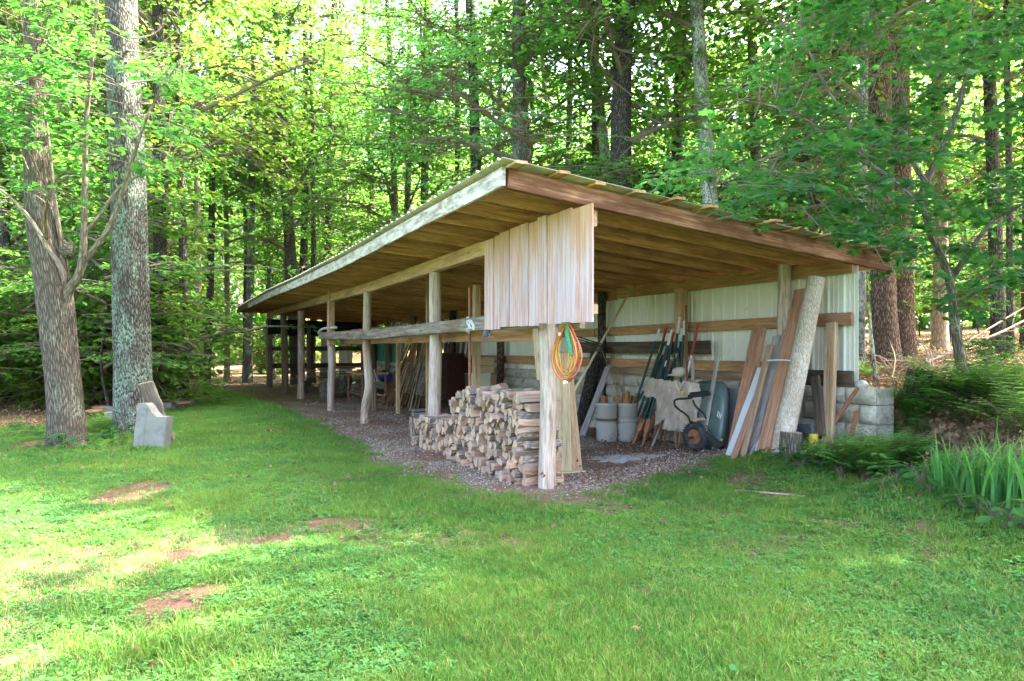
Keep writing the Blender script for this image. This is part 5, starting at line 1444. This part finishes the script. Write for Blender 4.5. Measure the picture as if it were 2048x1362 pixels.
# cords on the corner post
def cords():
    for name, mat, n, lab, seed, rad in (('extension_cord','orange_cord',11,'orange extension cord hung in long loops on the corner post',2,.0065), ('extension_cord','yellow_cord',6,'yellow extension cord hung in long loops behind the orange one',5,.0055)):
        r = random.Random(seed); b = MB(); pts = []
        for i in range(n):
            w = r.uniform(14, 29) if mat == 'orange_cord' else r.uniform(10, 28); h = r.uniform(86, 116) if mat == 'orange_cord' else r.uniform(70, 112); cx = 1133+r.uniform(-3,5) - (4 if mat != 'orange_cord' else 0); dd = -.02-r.uniform(0,.09)
            for k in range(14):
                a = -math.pi/2+2*math.pi*k/14
                yy = 648+h/2+h/2*math.sin(a)
                xx = cx+w*math.cos(a)*(.40+.60*min(1,(yy-648)/60))+r.uniform(-1,1)
                pts.append(onp(xx, yy, dd+r.uniform(-.008,.008)))
        b.tube(smoothpath(pts, 3), rad, 6)
        o = tag(b.build(name, M[mat]), lab, 'cord')
        e = MB()
        if mat == 'orange_cord': e.box(onp(1131, 764, -.10), (.05,.035,.035), 1.1, .006)
        else: e.box(onp(1120, 668, -.12), (.025,.03,.035), 1.1, .006)
        q = e.build('plug', M['cream'], None); q.parent = o; q.location = q.location-o.location
    b = MB(); b.tube(smoothpath([onp(x, y, -.13) for x, y in ((1133,648),(1134,668),(1139,690),(1144,712))], 4), [.012,.014,.016,.022,.026,.026,.026,.026,.026,.026,.024,.02,.012], 10, .15); tag(b.build('extension_cord', M['green_cord']), 'dark green cord bundled flat among the orange loops', 'cord')
cords()
# rod in the firewood, twine and glove
a = gt(940, 924); c = onp(939, 576, sdz(a)[1]+.05); b = MB(); b.tube([a-Vector((0,0,.1)), a.lerp(c,.5), c], [.022,.021,.020], 8, .05); tag(b.build('metal_rod', M['rust']), 'tall rusty rod standing in front of the low firewood', 'rod')
def tie():
    b = MB(); r = random.Random(6)
    for k in range(6):
        pts = [onp(936+r.uniform(-4,4), 634, -.10), onp(934+r.uniform(-3,6), 645, -.21), onp(939+r.uniform(-5,5), 656, -.21), onp(946+r.uniform(-4,6), 658+r.uniform(-4,2), -.19), onp(940+r.uniform(-5,5), 640, -.20)]
        b.tube(smoothpath(pts, 3), .006, 5)
    for k in range(3): b.tube([onp(934+k*2, 655, -.20), onp(932+k*3, 664+k*2, -.21)], .004, 4)
    tag(b.build('twine', M['twine']), 'frayed white twine knotted round the grey rail', 'twine')
    b = MB(); q = onp(974, 665, -.17); b.rock(q, (.045,.03,.055), 8, .4, 3); 
    for k in range(3): b.tube([onp(968+k*6, 668, -.17), onp(966+k*7, 677, -.18)], [.016,.008], 6)
    tag(b.build('work_glove', M['glove']), 'dark grey work glove hanging below the board panel', 'glove')
tie()
# ------------------------------------------------------------------ inside the middle bays
def G2(px, d, s=None):
    p = onp(px, 750, d); p.z = tz(p.x, p.y); return p
def inside():
    r = random.Random(12)
    # sorted planks leaning on the back wall
    k = 0
    for i in range(22):
        fx = 762+i*5.2+r.uniform(-2,2); fy = 815+r.uniform(-6,10)-max(0, (8-i))*1.2
        a = gt(fx, fy); c = onp(822+i*3.0+r.uniform(-6,6), 672+r.uniform(-6,30), DEPTH-.35)
        orange = i < 8
        b = MB(); b.beam([a, a.lerp(c,.5), c], r.uniform(.10,.20), .028, (VX,VY,0), .003, .003)
        tag(b.build('plank', M['girt' if orange else r.choice(['tan_board','pale_board','girt'])]), 'orange plank in the leaning row of planks, left half' if orange else 'greyish plank in the leaning row of planks, right half', 'plank', 'orange planks of the leaning row' if orange else 'greyish planks of the leaning row')
    # cabinet
    p = onp(900, 790, 2.55); t = empty('cabinet', (p.x, p.y, tz(p.x,p.y)), 'dark red wooden cabinet on thin legs, behind the second post', 'cabinet')
    rz = math.atan2(UY, UX); z0 = t.location.z
    b = MB(); b.box((p.x,p.y,z0+.85), (.85,.42,1.10), rz, .01); b.build('body', M['cabinet'], t)
    for sx in (-1,1):
        b = MB(); b.box(Vector((p.x,p.y,z0+.86))+Vector((UX,UY,0))*sx*.21+Vector((-VX,-VY,0))*.22, (.38,.02,.98), rz, .008); b.build('door', M['cabinet'], t)
        for dy in (-1,1):
            b = MB(); q = Vector((p.x,p.y,z0))+Vector((UX,UY,0))*sx*.38+Vector((VX,VY,0))*dy*.17; b.beam([q, q+Vector((0,0,.30))], .035, .035); b.build('leg', M['cabinet'], t)
    b = MB(); q = onp(930, 795, 2.1); b.box((q.x,q.y,tz(q.x,q.y)+.19), (.5,.35,.02), rz, .006, rot=Matrix.Rotation(rz,3,'Z')@Matrix.Rotation(.8,3,'Y')); tag(b.build('brown_plywood', M['cabinet']), 'brown plywood leaning on the floor under the cabinet', 'plywood')
    # boxes
    for px, y0, y1, w, mat, lab in ((963,763,748,34,'x',None), (959,780,745,28,'cardboard_pale','pale box at the bottom of the stacked boxes beside the bark post'), (928,783,749,24,'cardboard_pale','pale green grey box left of the stacked boxes'), (968,772,747,36,'cardboard','brown box second from the bottom in the stack beside the bark post'), (966,746,731,34,'cardboard','brown box third in the stack beside the bark post'), (966,730,715,34,'cardboard','brown box topmost in the stack beside the bark post'), (932,746,714,26,'dark_board','dark crate left of the topmost brown box')):
        if mat == 'x': continue
        dd = 2.95 if px > 950 else 3.05
        if 'pale box' in lab: dd = 2.7
        p = onp(px, y0, dd); q = onp(px, y1, dd); h = q.z-p.z
        t = empty('storage_box', tuple(p), lab, 'box'); b = MB(); W = pxm(w, p.y)*.9; b.box((p.x,p.y,p.z+h/2), (W,.4,h-.01), rz, .008); b.build('body', M[mat], t)
        b = MB(); b.box((p.x,p.y,p.z+h*.86), (W+.02,.42,h*.2), rz, .006); b.build('lid', M[mat], t)
    # shelf carrying the boxes
    p = onp(950, 790, 2.95); z0 = tz(p.x,p.y); t = empty('shelf_rack', (p.x,p.y,z0), 'dark low shelf rack carrying the stacked boxes', 'shelf')
    zs = onp(950, 785, 2.95).z
    b = MB(); b.box((p.x,p.y,zs-.03), (1.5,.5,.04), rz, .005); b.build('shelf_board', M['dark_board'], t)
    for sx in (-1,1):
        for dy in (-1,1):
            b = MB(); q = Vector((p.x,p.y,z0))+Vector((UX,UY,0))*sx*.7+Vector((VX,VY,0))*dy*.2; b.beam([q, q+Vector((0,0,zs-z0-.05))], .05, .05); b.build('leg', M['dark_board'], t)
    # concrete block under the inner post
    p = gt(842, 838); t = MB(); t.box((p.x,p.y+.1,p.z+.1), (.4,.2,.08), .4, .01); t.box((p.x,p.y+.1,p.z+.185), (.4,.2,.05), .4, .01); t.box((p.x,p.y+.1,p.z+.03), (.4,.2,.06), .4, .01); tag(t.build('concrete_block', M['concrete']), 'grey concrete block on the gravel left of the second post', 'block')
    # work table
    p = gt(700, 805); t = empty('work_table', tuple(p), 'rough wooden work table with rusty metal legs between the third and fourth posts', 'table')
    h = onp(700, 757, sdz(p)[1]+.3).z
    c = S(sdz(p)[0]+.15, sdz(p)[1]+.5, 0); h = .82
    b = MB(); b.box((c.x,c.y,h), (1.75,.75,.05), rz, .008); b.build('table_top', M['girt'], t)
    for sx in (-1,1):
        for dy in (-1,1):
            q = c+Vector((UX,UY,0))*sx*.78+Vector((VX,VY,0))*dy*.32; q.z = tz(q.x,q.y); b = MB(); b.beam([q, Vector((q.x,q.y,h-.03))], .05, .05); b.build('leg', M['rust'], t)
    b = MB(); b.beam([c-Vector((UX,UY,0))*.78-Vector((VX,VY,0))*.32+Vector((0,0,.25)), c+Vector((UX,UY,0))*.78-Vector((VX,VY,0))*.32+Vector((0,0,.25))], .03, .03); b.build('stretcher', M['rust'], t)
    for i in range(5):
        q = c+Vector((r.uniform(-.4,.4), r.uniform(-.2,.2), h+.03)); b = MB(); b.beam([q, q+Vector((UX,UY,0))*r.uniform(.4,.9)+Vector((0,0,r.uniform(0,.06)))], .08, .03); tag(b.build('scrap_board', M['rough_post']), 'dark scrap board lying on the work table', 'board', 'scrap boards on the work table')
    # saw horse / hydrant-like stand beside table
    q = gt(748, 822); b = MB(); b.beam([q, q+Vector((0,0,.95))], .10, .10, None, .01, .006); tag(b.build('wooden_stand', M['rough_post']), 'rough dark upright stand right of the work table', 'stand')
    b = MB(); p0 = q+Vector((0,0,.95)); 
    for k in range(7): b.tube([p0+Vector((.10*math.cos(k*.8), .06*math.sin(k*.8), .01*k)), p0+Vector((.12*math.cos(k*.8+1), .08*math.sin(k*.8+1), -.25))], .012, 5)
    tag(b.build('rope_bundle', M['drytwig']), 'bundle of dull rope hanging on the dark stand', 'rope')
    # green tarp at the back
    b = MB(); b.sheet([(752,684),(800,684),(800,746),(752,746)], lambda x, y: onp(x, y, DEPTH-.02+.03*math.sin(x*.5)+.01*math.sin(y*.3)), 3); o = b.build('green_tarp', M['tarp']); m = o.modifiers.new('thick','SOLIDIFY'); m.thickness = .01; tag(o, 'bright green tarp hung across the back opening', 'tarp')
    b = MB(); q = onp(767, 752, 3.2); b.rock(q, (.22,.2,.18), 8, .5, 6); b.rock(q+Vector((.2,0,-.05)), (.15,.15,.15), 8, .5, 8); tag(b.build('paint_can_pile', M['blue_paint']), 'dark blue bundle of odds and ends below the green tarp', 'bundle')
    # chunks of wood at the far end
    for i in range(16):
        px = r.uniform(585, 725); d = r.uniform(.5, 3.2); p = onp(px, 760, d); s, dd, _ = sdz(p)
        if s > 21 or s < 11.5: continue
        z = tz(p.x,p.y); b = MB(); R = r.uniform(.13,.26)
        if r.random() < .5: b.tube([(p.x,p.y,z-.02),(p.x,p.y,z+r.uniform(.3,.55))], R, 14, .06, mi_cap=1)
        else: v = Vector((r.uniform(-1,1), r.uniform(-1,1), .1)).normalized()*r.uniform(.3,.6); b.tube([Vector((p.x,p.y,z+R*.8))-v, Vector((p.x,p.y,z+R*.8))+v], R*.8, 12, .06, mi_cap=1)
        tag(b.build('log_chunk', [M['bark_oak'], M['end']]), 'rough log chunk lying on the shed floor at the far end', 'log', 'log chunks at the far end of the shed')
    for i in range(9):
        a = S(20.6-r.uniform(0,.6), 1.0+r.uniform(-.4,1.2), .25+.07*i); c = a+Vector((VX,VY,0))*r.uniform(1.2,2.0)+Vector((0,0,r.uniform(-.03,.03))); b = MB(); b.beam([a, c], .18, .045, (0,0,1), .004, .004); tag(b.build('stacked_board', M[r.choice(['tan_board','silver_board','rough_post'])]), 'rough board in the low pile at the far end of the shed', 'board', 'boards piled at the far end of the shed')
    # dark sheet under the roof at the far end
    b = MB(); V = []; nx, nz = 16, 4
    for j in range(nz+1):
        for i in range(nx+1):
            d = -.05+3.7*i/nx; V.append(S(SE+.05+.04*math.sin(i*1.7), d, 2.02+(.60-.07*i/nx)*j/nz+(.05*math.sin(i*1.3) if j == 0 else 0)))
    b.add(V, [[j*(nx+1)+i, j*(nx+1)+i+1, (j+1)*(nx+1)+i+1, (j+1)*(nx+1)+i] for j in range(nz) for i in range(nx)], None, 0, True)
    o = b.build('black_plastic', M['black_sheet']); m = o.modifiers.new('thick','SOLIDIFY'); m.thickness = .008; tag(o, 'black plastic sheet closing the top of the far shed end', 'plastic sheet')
    # lengths lying on the rails
    for i in range(7):
        y0 = 664-i*1.6; a = onp(648+i*14, y0+3, .02+.04*i); c = onp(940+i*6, 648-i*1.1, .04+.04*i); b = MB(); b.beam([a, a.lerp(c,.5), c], .05, .022, (0,0,1), .003, .003); tag(b.build('stored_batten', M[('rough_post','red_board','dark_board')[i % 3]]), 'long thin batten lying across the rails under the roof', 'batten', 'battens stored across the rails')
    q = [onp(x, y, -.05) for x, y in ((672,655),(655,656),(643,659),(637,666))]; b = MB(); b.tube(smoothpath(q, 4), .032, 12); tag(b.build('downspout', M['white_trim']), 'pale grey bent pipe end lying at the left end of the rails', 'pipe')
    # dark stuff hanging at the back
    for i in range(6):
        px = 880+i*11; a = onp(px, 700+r.uniform(0,20), DEPTH-.3); c = onp(px+8, 640, DEPTH-.2); b = MB(); b.beam([a, c], .12, .05, (VX,VY,0)); tag(b.build('stored_board', M['dark_board']), 'dark board standing above the cabinet at the back wall', 'board', 'dark boards standing above the cabinet')
    # pale ash heap
    q = gt(1248, 917); b = MB(); V = []; n1, n2 = 6, 26
    for i in range(n1+1):
        for k in range(n2):
            a = 2*math.pi*k/n2; rr = i/n1*(1+.28*math.sin(k*2.1)+.15*math.sin(k*5.3)); x = q.x+.46*rr*math.cos(a); y = q.y+.30*rr*math.sin(a); V.append((x, y, tz(x,y)+.05*(1-(i/n1)**1.5)-.004+.012*math.sin(k*3.7+i*2)*(1-i/n1)))
    b.add(V, [[i*n2+k, (i+1)*n2+k, (i+1)*n2+(k+1)%n2, i*n2+(k+1)%n2] for i in range(n1) for k in range(n2)], None, 0, True); tag(b.build('ash_patch', M['ash']), 'thin patch of pale grey gravel ash on the shed floor', 'ash', kind='stuff')
inside()
# ------------------------------------------------------------------ left: concrete block, slab of wood, fire ring
def left_things():
    q = gt(300, 897); Y = q.y
    out = [(265,886),(283,898),(322,893),(336,840),(336,834),(313,834),(305,826),(296,813),(291,807),(275,807)]
    d3 = lambda px, py, k: at(px, py, Y+k*.30)
    out = [(265,888),(276,898),(326,896),(333,834),(313,834),(304,825),(297,814),(291,807),(275,807)]
    t = MB(); n = len(out); V = [at(x, y, Y) for x, y in out]+[at(x, y, Y)+Vector((.02,.17,0)) for x, y in out]
    for i in range(3): V[i].z = tz(V[i].x, V[i].y)-.03; V[n+i].z = V[i].z
    t.add(V, [list(range(n))[::-1], [n+i for i in range(n)]]+[[i, (i+1) % n, n+(i+1) % n, n+i] for i in range(n)])
    a, c = at(284, 893, Y-.004), at(293, 815, Y-.004); t.beam([a, c], .022, .012, (0,1,0), .005)
    o = t.build('concrete_block', M['concrete']); tag(o, 'pale concrete block with curved notch standing on the lawn edge by the massive trunk', 'concrete block')
    b = MB(); a = at(338, 893, Y+.55); a.z = tz(a.x,a.y)-.02; c = at(291, 765, Y+.25); P = [a.lerp(c, i/8) for i in range(9)]; b.beam(P, .26, .09, (0,1,0), .02, .012, taper=.85); tag(b.build('wood_slab', M['grey_timber']), 'grey weathered slab of split wood leaning behind the notched concrete block', 'wood slab')
    # fire ring
    r = random.Random(5)
    for i, (px, py, w) in enumerate(((330,818,26),(356,815,27),(375,810,12),(222,828,26),(222,840,28),(246,816,26))):
        p = gt(px, py+2); z = tz(p.x,p.y); W = pxm(w, p.y); b = MB(); b.box((p.x, p.y+.1, z+.09+(0 if py != 828 else 0)), (W*.97,.2,.19), r.uniform(-.08,.08)+(.9 if i == 2 else 0), .012)
        tag(b.build('fire_ring_block', M['concrete']), 'grey block of the low fire ring behind the massive trunk', 'block', 'grey blocks of the fire ring')
    for i, (px, py, w) in enumerate(((342,800,30),(368,806,22),(205,815,40),(190,822,34))):
        p = gt(px, py+14); q = at(px, py, p.y+.15); b = MB(); b.rock(q, (pxm(w,p.y)*.55,.22,.05), 9, .3, i); tag(b.build('flat_stone', M['brown_stone']), ('flat reddish stone lying on the fire ring, larger one', 'flat reddish stone on the right end of the fire ring', 'brown flat stone on the left end of the fire ring', 'leftmost brown flat stone beside the fire ring')[i], 'stone')
left_things()
# ------------------------------------------------------------------ plants by the lawn at the right
def fern_mesh(seed, n=13, L=.62, mat='fern'):
    r = np.random.default_rng(seed); C, D, U, Sz, paths = [], [], [], [], []
    for i in range(n):
        az = r.uniform(0, 6.28); l = L*r.uniform(.7, 1.15); lift = r.uniform(.75, 1.4); k = 15
        pts = []
        for j in range(k):
            t = j/(k-1); out = l*(t*math.cos(lift*.9)*.8+.35*t*t); z = l*(math.sin(lift)*t*1.15-.42*t*t*(1.25-.4*lift)); pts.append((math.cos(az)*out, math.sin(az)*out, max(.01, z)))
        pts = np.array(pts); paths.append((pts[::3], np.linspace(.004,.001,len(pts[::3]))))
        for j in range(2, k):
            t = j/(k-1); tang = pts[j]-pts[j-1]; side = np.cross(tang, [0,0,1.]); side /= np.linalg.norm(side)+1e-9
            s = l*.22*math.sin(math.pi*min(1, t*.92+.10))**.8+.01
            for sg in (-1,1):
                C.append(pts[j]); D.append(side*sg+tang/np.linalg.norm(tang)*.35+np.array([0,0,-.12])); U.append(np.array([0,0,1.])+r.normal(0,.15,3)); Sz.append(s*r.uniform(.9,1.1))
    T = (np.array([(0,0,0),(.3,.15,.01),(1,0,-.05),(.3,-.15,.01)], float), [np.array([[0,1,2,3]])])
    V, Fs, rnd = leaves(np.array(C), np.array(D), np.array(U), np.array(Sz), T, r); TV, TF = tubes_np(paths, 4)
    return npmesh('fern', np.concatenate([V,TV]), Fs+[TF+len(V)], [M[mat], M['twig']], np.concatenate([rnd, np.full(len(TV),.5)]), np.concatenate([np.zeros(sum(len(f) for f in Fs)), np.ones(len(TF))]))
def plants():
    r = random.Random(9)
    ferns = [fern_mesh(60+i, 17, .72) for i in range(3)]+[fern_mesh(70, 30, .66)]
    spots = [(1668,935,.6,1,None), (1700,948,.75,2,None), (1765,955,.7,0,None), (1725,955,.6,1,None), (1815,940,.8,3,None), (1645,915,.5,0,None), (1840,850,.9,3,None), (1748,945,.85,3,'dense bushy fern clump at the lawn edge, right of the prop post'), (1722,930,.65,3,None), (1778,935,.75,3,None), (1800,880,.7,0,None), (1815,845,.7,3,None), (1870,820,1.0,1,None), (1905,835,1.05,2,None), (1950,820,1.0,0,None), (1985,815,1.0,1,None), (2020,830,1.0,2,None), (2040,800,1.0,0,None), (1930,860,.9,1,None), (1860,850,.8,2,None), (2030,880,.9,0,None), (2060,860,1.0,1,None), (1980,850,.9,2,None), (1840,880,.7,0,None), (1895,790,.8,2,None), (1960,785,.8,0,None), (2010,775,.8,1,None)]
    for px, py, sc, k, lab in spots:
        p = gt(px, py); o = bpy.data.objects.new('fern', ferns[k]); COL.objects.link(o); o.location = p; o.scale = (sc,)*3; o.rotation_euler = (0,0,r.uniform(0,6.28)); tag(o, lab or 'green fern growing on the bank right of the shed', 'fern', None if lab else 'ferns on the bank right of the shed')
    for px, py, sc in ((215,868,.75),(196,858,.7),(238,862,.7),(180,870,.5),(1735,760,.6),(535,752,.8),(520,748,.7)):
        p = gt(px, py); o = bpy.data.objects.new('fern', ferns[r.randint(0,2)]); COL.objects.link(o); o.location = p; o.scale = (sc,)*3; o.rotation_euler = (0,0,r.uniform(0,6.28)); tag(o, 'small fern between the two big trunks' if px < 300 else ('small fern on the bank behind the block wall' if px > 1000 else 'small fern by the path beyond the far shed end'), 'fern', 'ferns between the big trunks' if px < 300 else ('fern behind the block wall' if px > 1000 else 'ferns by the far path'))
    # iris
    def iris(seed, n):
        q = np.random.default_rng(seed); V, Fs, R = [], [], []
        for i in range(n):
            bx, by = q.normal(0,.09,2); h = q.uniform(.34,.62); th = q.uniform(0,6.28); ln = q.uniform(.04,.55)*h; w = q.uniform(.012,.021); fa = q.uniform(0,6.28); o = len(V); bend = q.uniform(0,1) < .25
            for j in range(6):
                t = j/5; cx = bx+math.cos(th)*ln*t*t; cy = by+math.sin(th)*ln*t*t; cz = h*(t-.25*t*t*(ln/h)*2)
                if bend and j > 3: cz -= h*.12*(j-3); cx += math.cos(th)*.06*(j-3); cy += math.sin(th)*.06*(j-3)
                ww = w*(1-t**3)*.5+.0008; V += [(cx-math.cos(fa)*ww, cy-math.sin(fa)*ww, cz), (cx+math.cos(fa)*ww, cy+math.sin(fa)*ww, cz)]
            Fs += [[o+2*j, o+2*j+1, o+2*j+3, o+2*j+2] for j in range(5)]; R += [q.uniform()]*12
        return npmesh('iris_plant', V, np.array(Fs), M['iris'], R)
    im = [iris(80+i, 22) for i in range(3)]
    for i, (px, py, sc) in enumerate(((1905,985,1.0),(1925,990,1.05),(1948,1000,.95),(1970,992,1.0),(1985,1010,1.1),(2005,1015,1.05),(2025,1005,1.15),(2045,1020,1.1),(1890,965,.8),(2060,1000,1.0),(1960,975,.9),(2015,985,1.1))):
        p = gt(px, py); o = bpy.data.objects.new('iris_plant', im[i % 3]); COL.objects.link(o); o.location = p; o.scale = (sc,)*3; o.rotation_euler = (0,0,r.uniform(0,6.28)); tag(o, 'upright sword leaved iris clump at the right lawn edge', 'iris', 'iris clumps at the right lawn edge')
    # broad leaved weeds
    def weed(seed, n, s, h):
        q = np.random.default_rng(seed); C, D, U, Sz, paths = [], [], [], [], []
        for i in range(n):
            az = q.uniform(0,6.28); z = h*q.uniform(.35,1); rr = q.uniform(.02,.14); c = np.array([math.cos(az)*rr, math.sin(az)*rr, z]); C.append(c); D.append([math.cos(az), math.sin(az), -.25]); U.append([q.normal(0,.2), q.normal(0,.2), 1]); Sz.append(s*q.uniform(.6,1.2)); paths.append((np.array([[0,0,0],[c[0]*.5,c[1]*.5,z*.7],c]), np.array([.003,.002,.001])))
        V, Fs, rnd = leaves(np.array(C), np.array(D), np.array(U,float), np.array(Sz), OVAL, q); TV, TF = tubes_np(paths, 4)
        return npmesh('leafy_weed', np.concatenate([V,TV]), Fs+[TF+len(V)], [M['leaf_maple'], M['twig']], np.concatenate([rnd, np.full(len(TV),.5)]), np.concatenate([np.zeros(sum(len(f) for f in Fs)), np.ones(len(TF))]))
    wm = [weed(90+i, 13, .12, .2) for i in range(3)]
    spots = [(1545,925,.9),(1572,935,1.1),(1600,940,1.0),(1618,932,1.1),(1640,940,.9),(1655,925,.9),(1680,955,.9),(1790,975,1.0),(1770,985,.8),(1820,960,.9),(1840,975,1.0),(1860,990,.9),(1870,950,.9),(1990,1050,1.0),(2010,1060,1.0),(1955,1035,.9),(2040,1065,1.1),(1925,1020,.8),(1408,900,.5),(118,897,1.3),(150,900,1.3),(170,893,1.1),(100,893,1.2),(250,872,1.2),(285,880,1.0),(235,878,1.1),(115,880,.9),(160,890,.8),(210,880,.9),(180,900,.8),(240,890,.9),(85,905,.8),(60,870,1.0),(30,860,1.0),(10,880,.9),(1800,905,1.0),(1830,925,.9)]
    for i, (px, py, sc) in enumerate(spots):
        p = gt(px, py); o = bpy.data.objects.new('leafy_weed', wm[i % 3]); COL.objects.link(o); o.location = p; o.scale = (sc,)*3; o.rotation_euler = (0,0,r.uniform(0,6.28))
        tag(o, 'broad leaved weed at the foot of the left trunks' if px < 300 else ('little sprig before the wheelbarrow wheel' if px == 1408 else 'broad leaved weed at the edge of the right bed'), 'weed', 'weeds by the left trunks' if px < 300 else (None if px == 1408 else 'weeds at the edge of the right bed'))
    # old dark stump and the juniper-like bush on the bank
    p = gt(1853, 795); b = MB(); R = pxm(48, p.y)/2; z = p.z
    b.tube([(p.x,p.y+R,z-.1),(p.x,p.y+R,z+.12),(p.x+.02,p.y+R,z+.3)], [R*1.35,R*1.05,R*.9], 22, .18, ridge=.10); tag(b.build('tree_stump', M['bark_dark']), 'dark rotten stump on the bank behind the ferns', 'stump')
    e = empty('bush', tuple(gt(1985, 778)), 'fine leaved dark green bush on the bank behind the ferns', 'bush'); b = MB(); q = e.location
    for k in range(4): b.tube([q, q+Vector((r.uniform(-.2,.2),r.uniform(-.2,.2),.4))], [.012,.005], 5)
    b.build('stem', M['twig'], e); put_crown(e, 'bush', 1, 0, .33)
    # fallen branches
    rr = random.Random(14)
    for pts, w, lab, Yd in (([(1765,772),(1830,735),(1900,705),(1990,670),(2090,620)], 7, 'long fallen pale branch sloping up to the right behind the ferns, lower one', 12.6), ([(1770,768),(1860,726),(1960,668),(2090,590)], 5, 'long fallen branch sloping up to the right, upper one', 13.4)):
        b = MB(); P = [at(x, y, Yd+.3*i) for i, (x, y) in enumerate(pts)]; Q = smoothpath(P, 6); b.tube(Q, [pxm(w,Yd)/2*(1.2-.7*i/len(Q)) for i in range(len(Q))], 7, .08)
        for k in range(9):
            a = Q[rr.randint(3, len(Q)-2)]; v = Vector((rr.uniform(-.5,.6), rr.uniform(-.3,.3), rr.uniform(-.45,.5))); b.tube([a, a+v*.5+Vector((0,0,.05)), a+v], [.012,.009,.004], 5)
        tag(b.build('fallen_branch', M['drytwig']), lab, 'branch')
    for k in range(46):
        px = rr.uniform(1735, 2080); py = rr.uniform(712, 768); p = gt(px, py); az = rr.uniform(0,6.28); L = rr.uniform(.4,1.3); b = MB()
        v = Vector((math.cos(az)*L, math.sin(az)*L*.5, rr.uniform(.0,.55)*L)); P = [p-Vector((0,0,.02)), p+v*.5+Vector((rr.uniform(-.1,.1),0,rr.uniform(0,.12))), p+v]
        b.tube(smoothpath(P, 3), [.012,.011,.01,.009,.008,.006,.004], 5); tag(b.build('fallen_stick', M['drytwig']), 'dry fallen stick on the leaf litter behind the block wall', 'stick', 'dry sticks behind the block wall')
    b = MB(); b.tube(smoothpath([gt(1470,984)+Vector((0,0,.01)), gt(1530,989)+Vector((0,0,.015)), gt(1612,995)+Vector((0,0,.01))], 4), .012, 6); tag(b.build('fallen_stick', M['drytwig']), 'thin stick lying on the lawn in front of the wheelbarrow', 'stick')
    b = MB(); b.rock(gt(1270, 1265)+Vector((0,0,.02)), (.03,.02,.015), 6, .3, 2); tag(b.build('small_stone', M['brown_stone']), 'small brown stone lying in the foreground grass', 'stone')
    b = MB(); b.tube([gt(1752,770), gt(1752,770)+Vector((-.05,0,.5)), at(1735,600,gt(1752,770).y), at(1738,520,gt(1752,770).y)], [.03,.026,.018,.008], 7, .06); tag(b.build('bare_sapling', M['bark_lichen']), 'thin bare sapling stem right of the metal wall edge', 'stem')
plants()
# ------------------------------------------------------------------ light and camera
def light():
    el = math.radians(54); az = math.radians(68)      # azimuth clockwise from +Y
    to = Vector((math.sin(az)*math.cos(el), math.cos(az)*math.cos(el), math.sin(el)))
    w = bpy.data.worlds.new('World'); scene.world = w; w.use_nodes = True; nt = w.node_tree
    bg = nt.nodes['Background']; sky = nt.nodes.new('ShaderNodeTexSky'); sky.sky_type = 'NISHITA'; sky.sun_disc = False
    sky.sun_elevation = el; sky.sun_rotation = az; sky.air_density = .8; sky.dust_density = 5.0; sky.ozone_density = .5
    nt.links.new(sky.outputs[0], bg.inputs[0]); bg.inputs[1].default_value = .15
    ld = bpy.data.lights.new('sun', 'SUN'); ld.energy = 3.7; ld.angle = math.radians(.53); ld.color = (1, .94, .84)
    lo = bpy.data.objects.new('sun', ld); COL.objects.link(lo); lo.rotation_euler = to.to_track_quat('Z', 'Y').to_euler(); lo.location = (20, 20, 40)
    cd = bpy.data.cameras.new('camera'); co = bpy.data.objects.new('camera', cd); COL.objects.link(co); scene.camera = co
    co.location = (0, 0, H); co.rotation_euler = (math.radians(90), 0, 0)
    cd.sensor_width = 36; cd.lens = 36*F/2048; cd.shift_y = 16/2048; cd.clip_end = 2000; cd.clip_start = .05
    vs = scene.view_settings; vs.view_transform = 'Standard'; vs.look = 'None'; vs.gamma = 1; vs.exposure = EXPOSURE
    scene.cycles.use_denoising = True
    scene.cycles.max_bounces = 10; scene.cycles.diffuse_bounces = 5; scene.cycles.transmission_bounces = 6; scene.cycles.glossy_bounces = 2
    scene.cycles.sample_clamp_indirect = 8
EXPOSURE = 3.72
light()
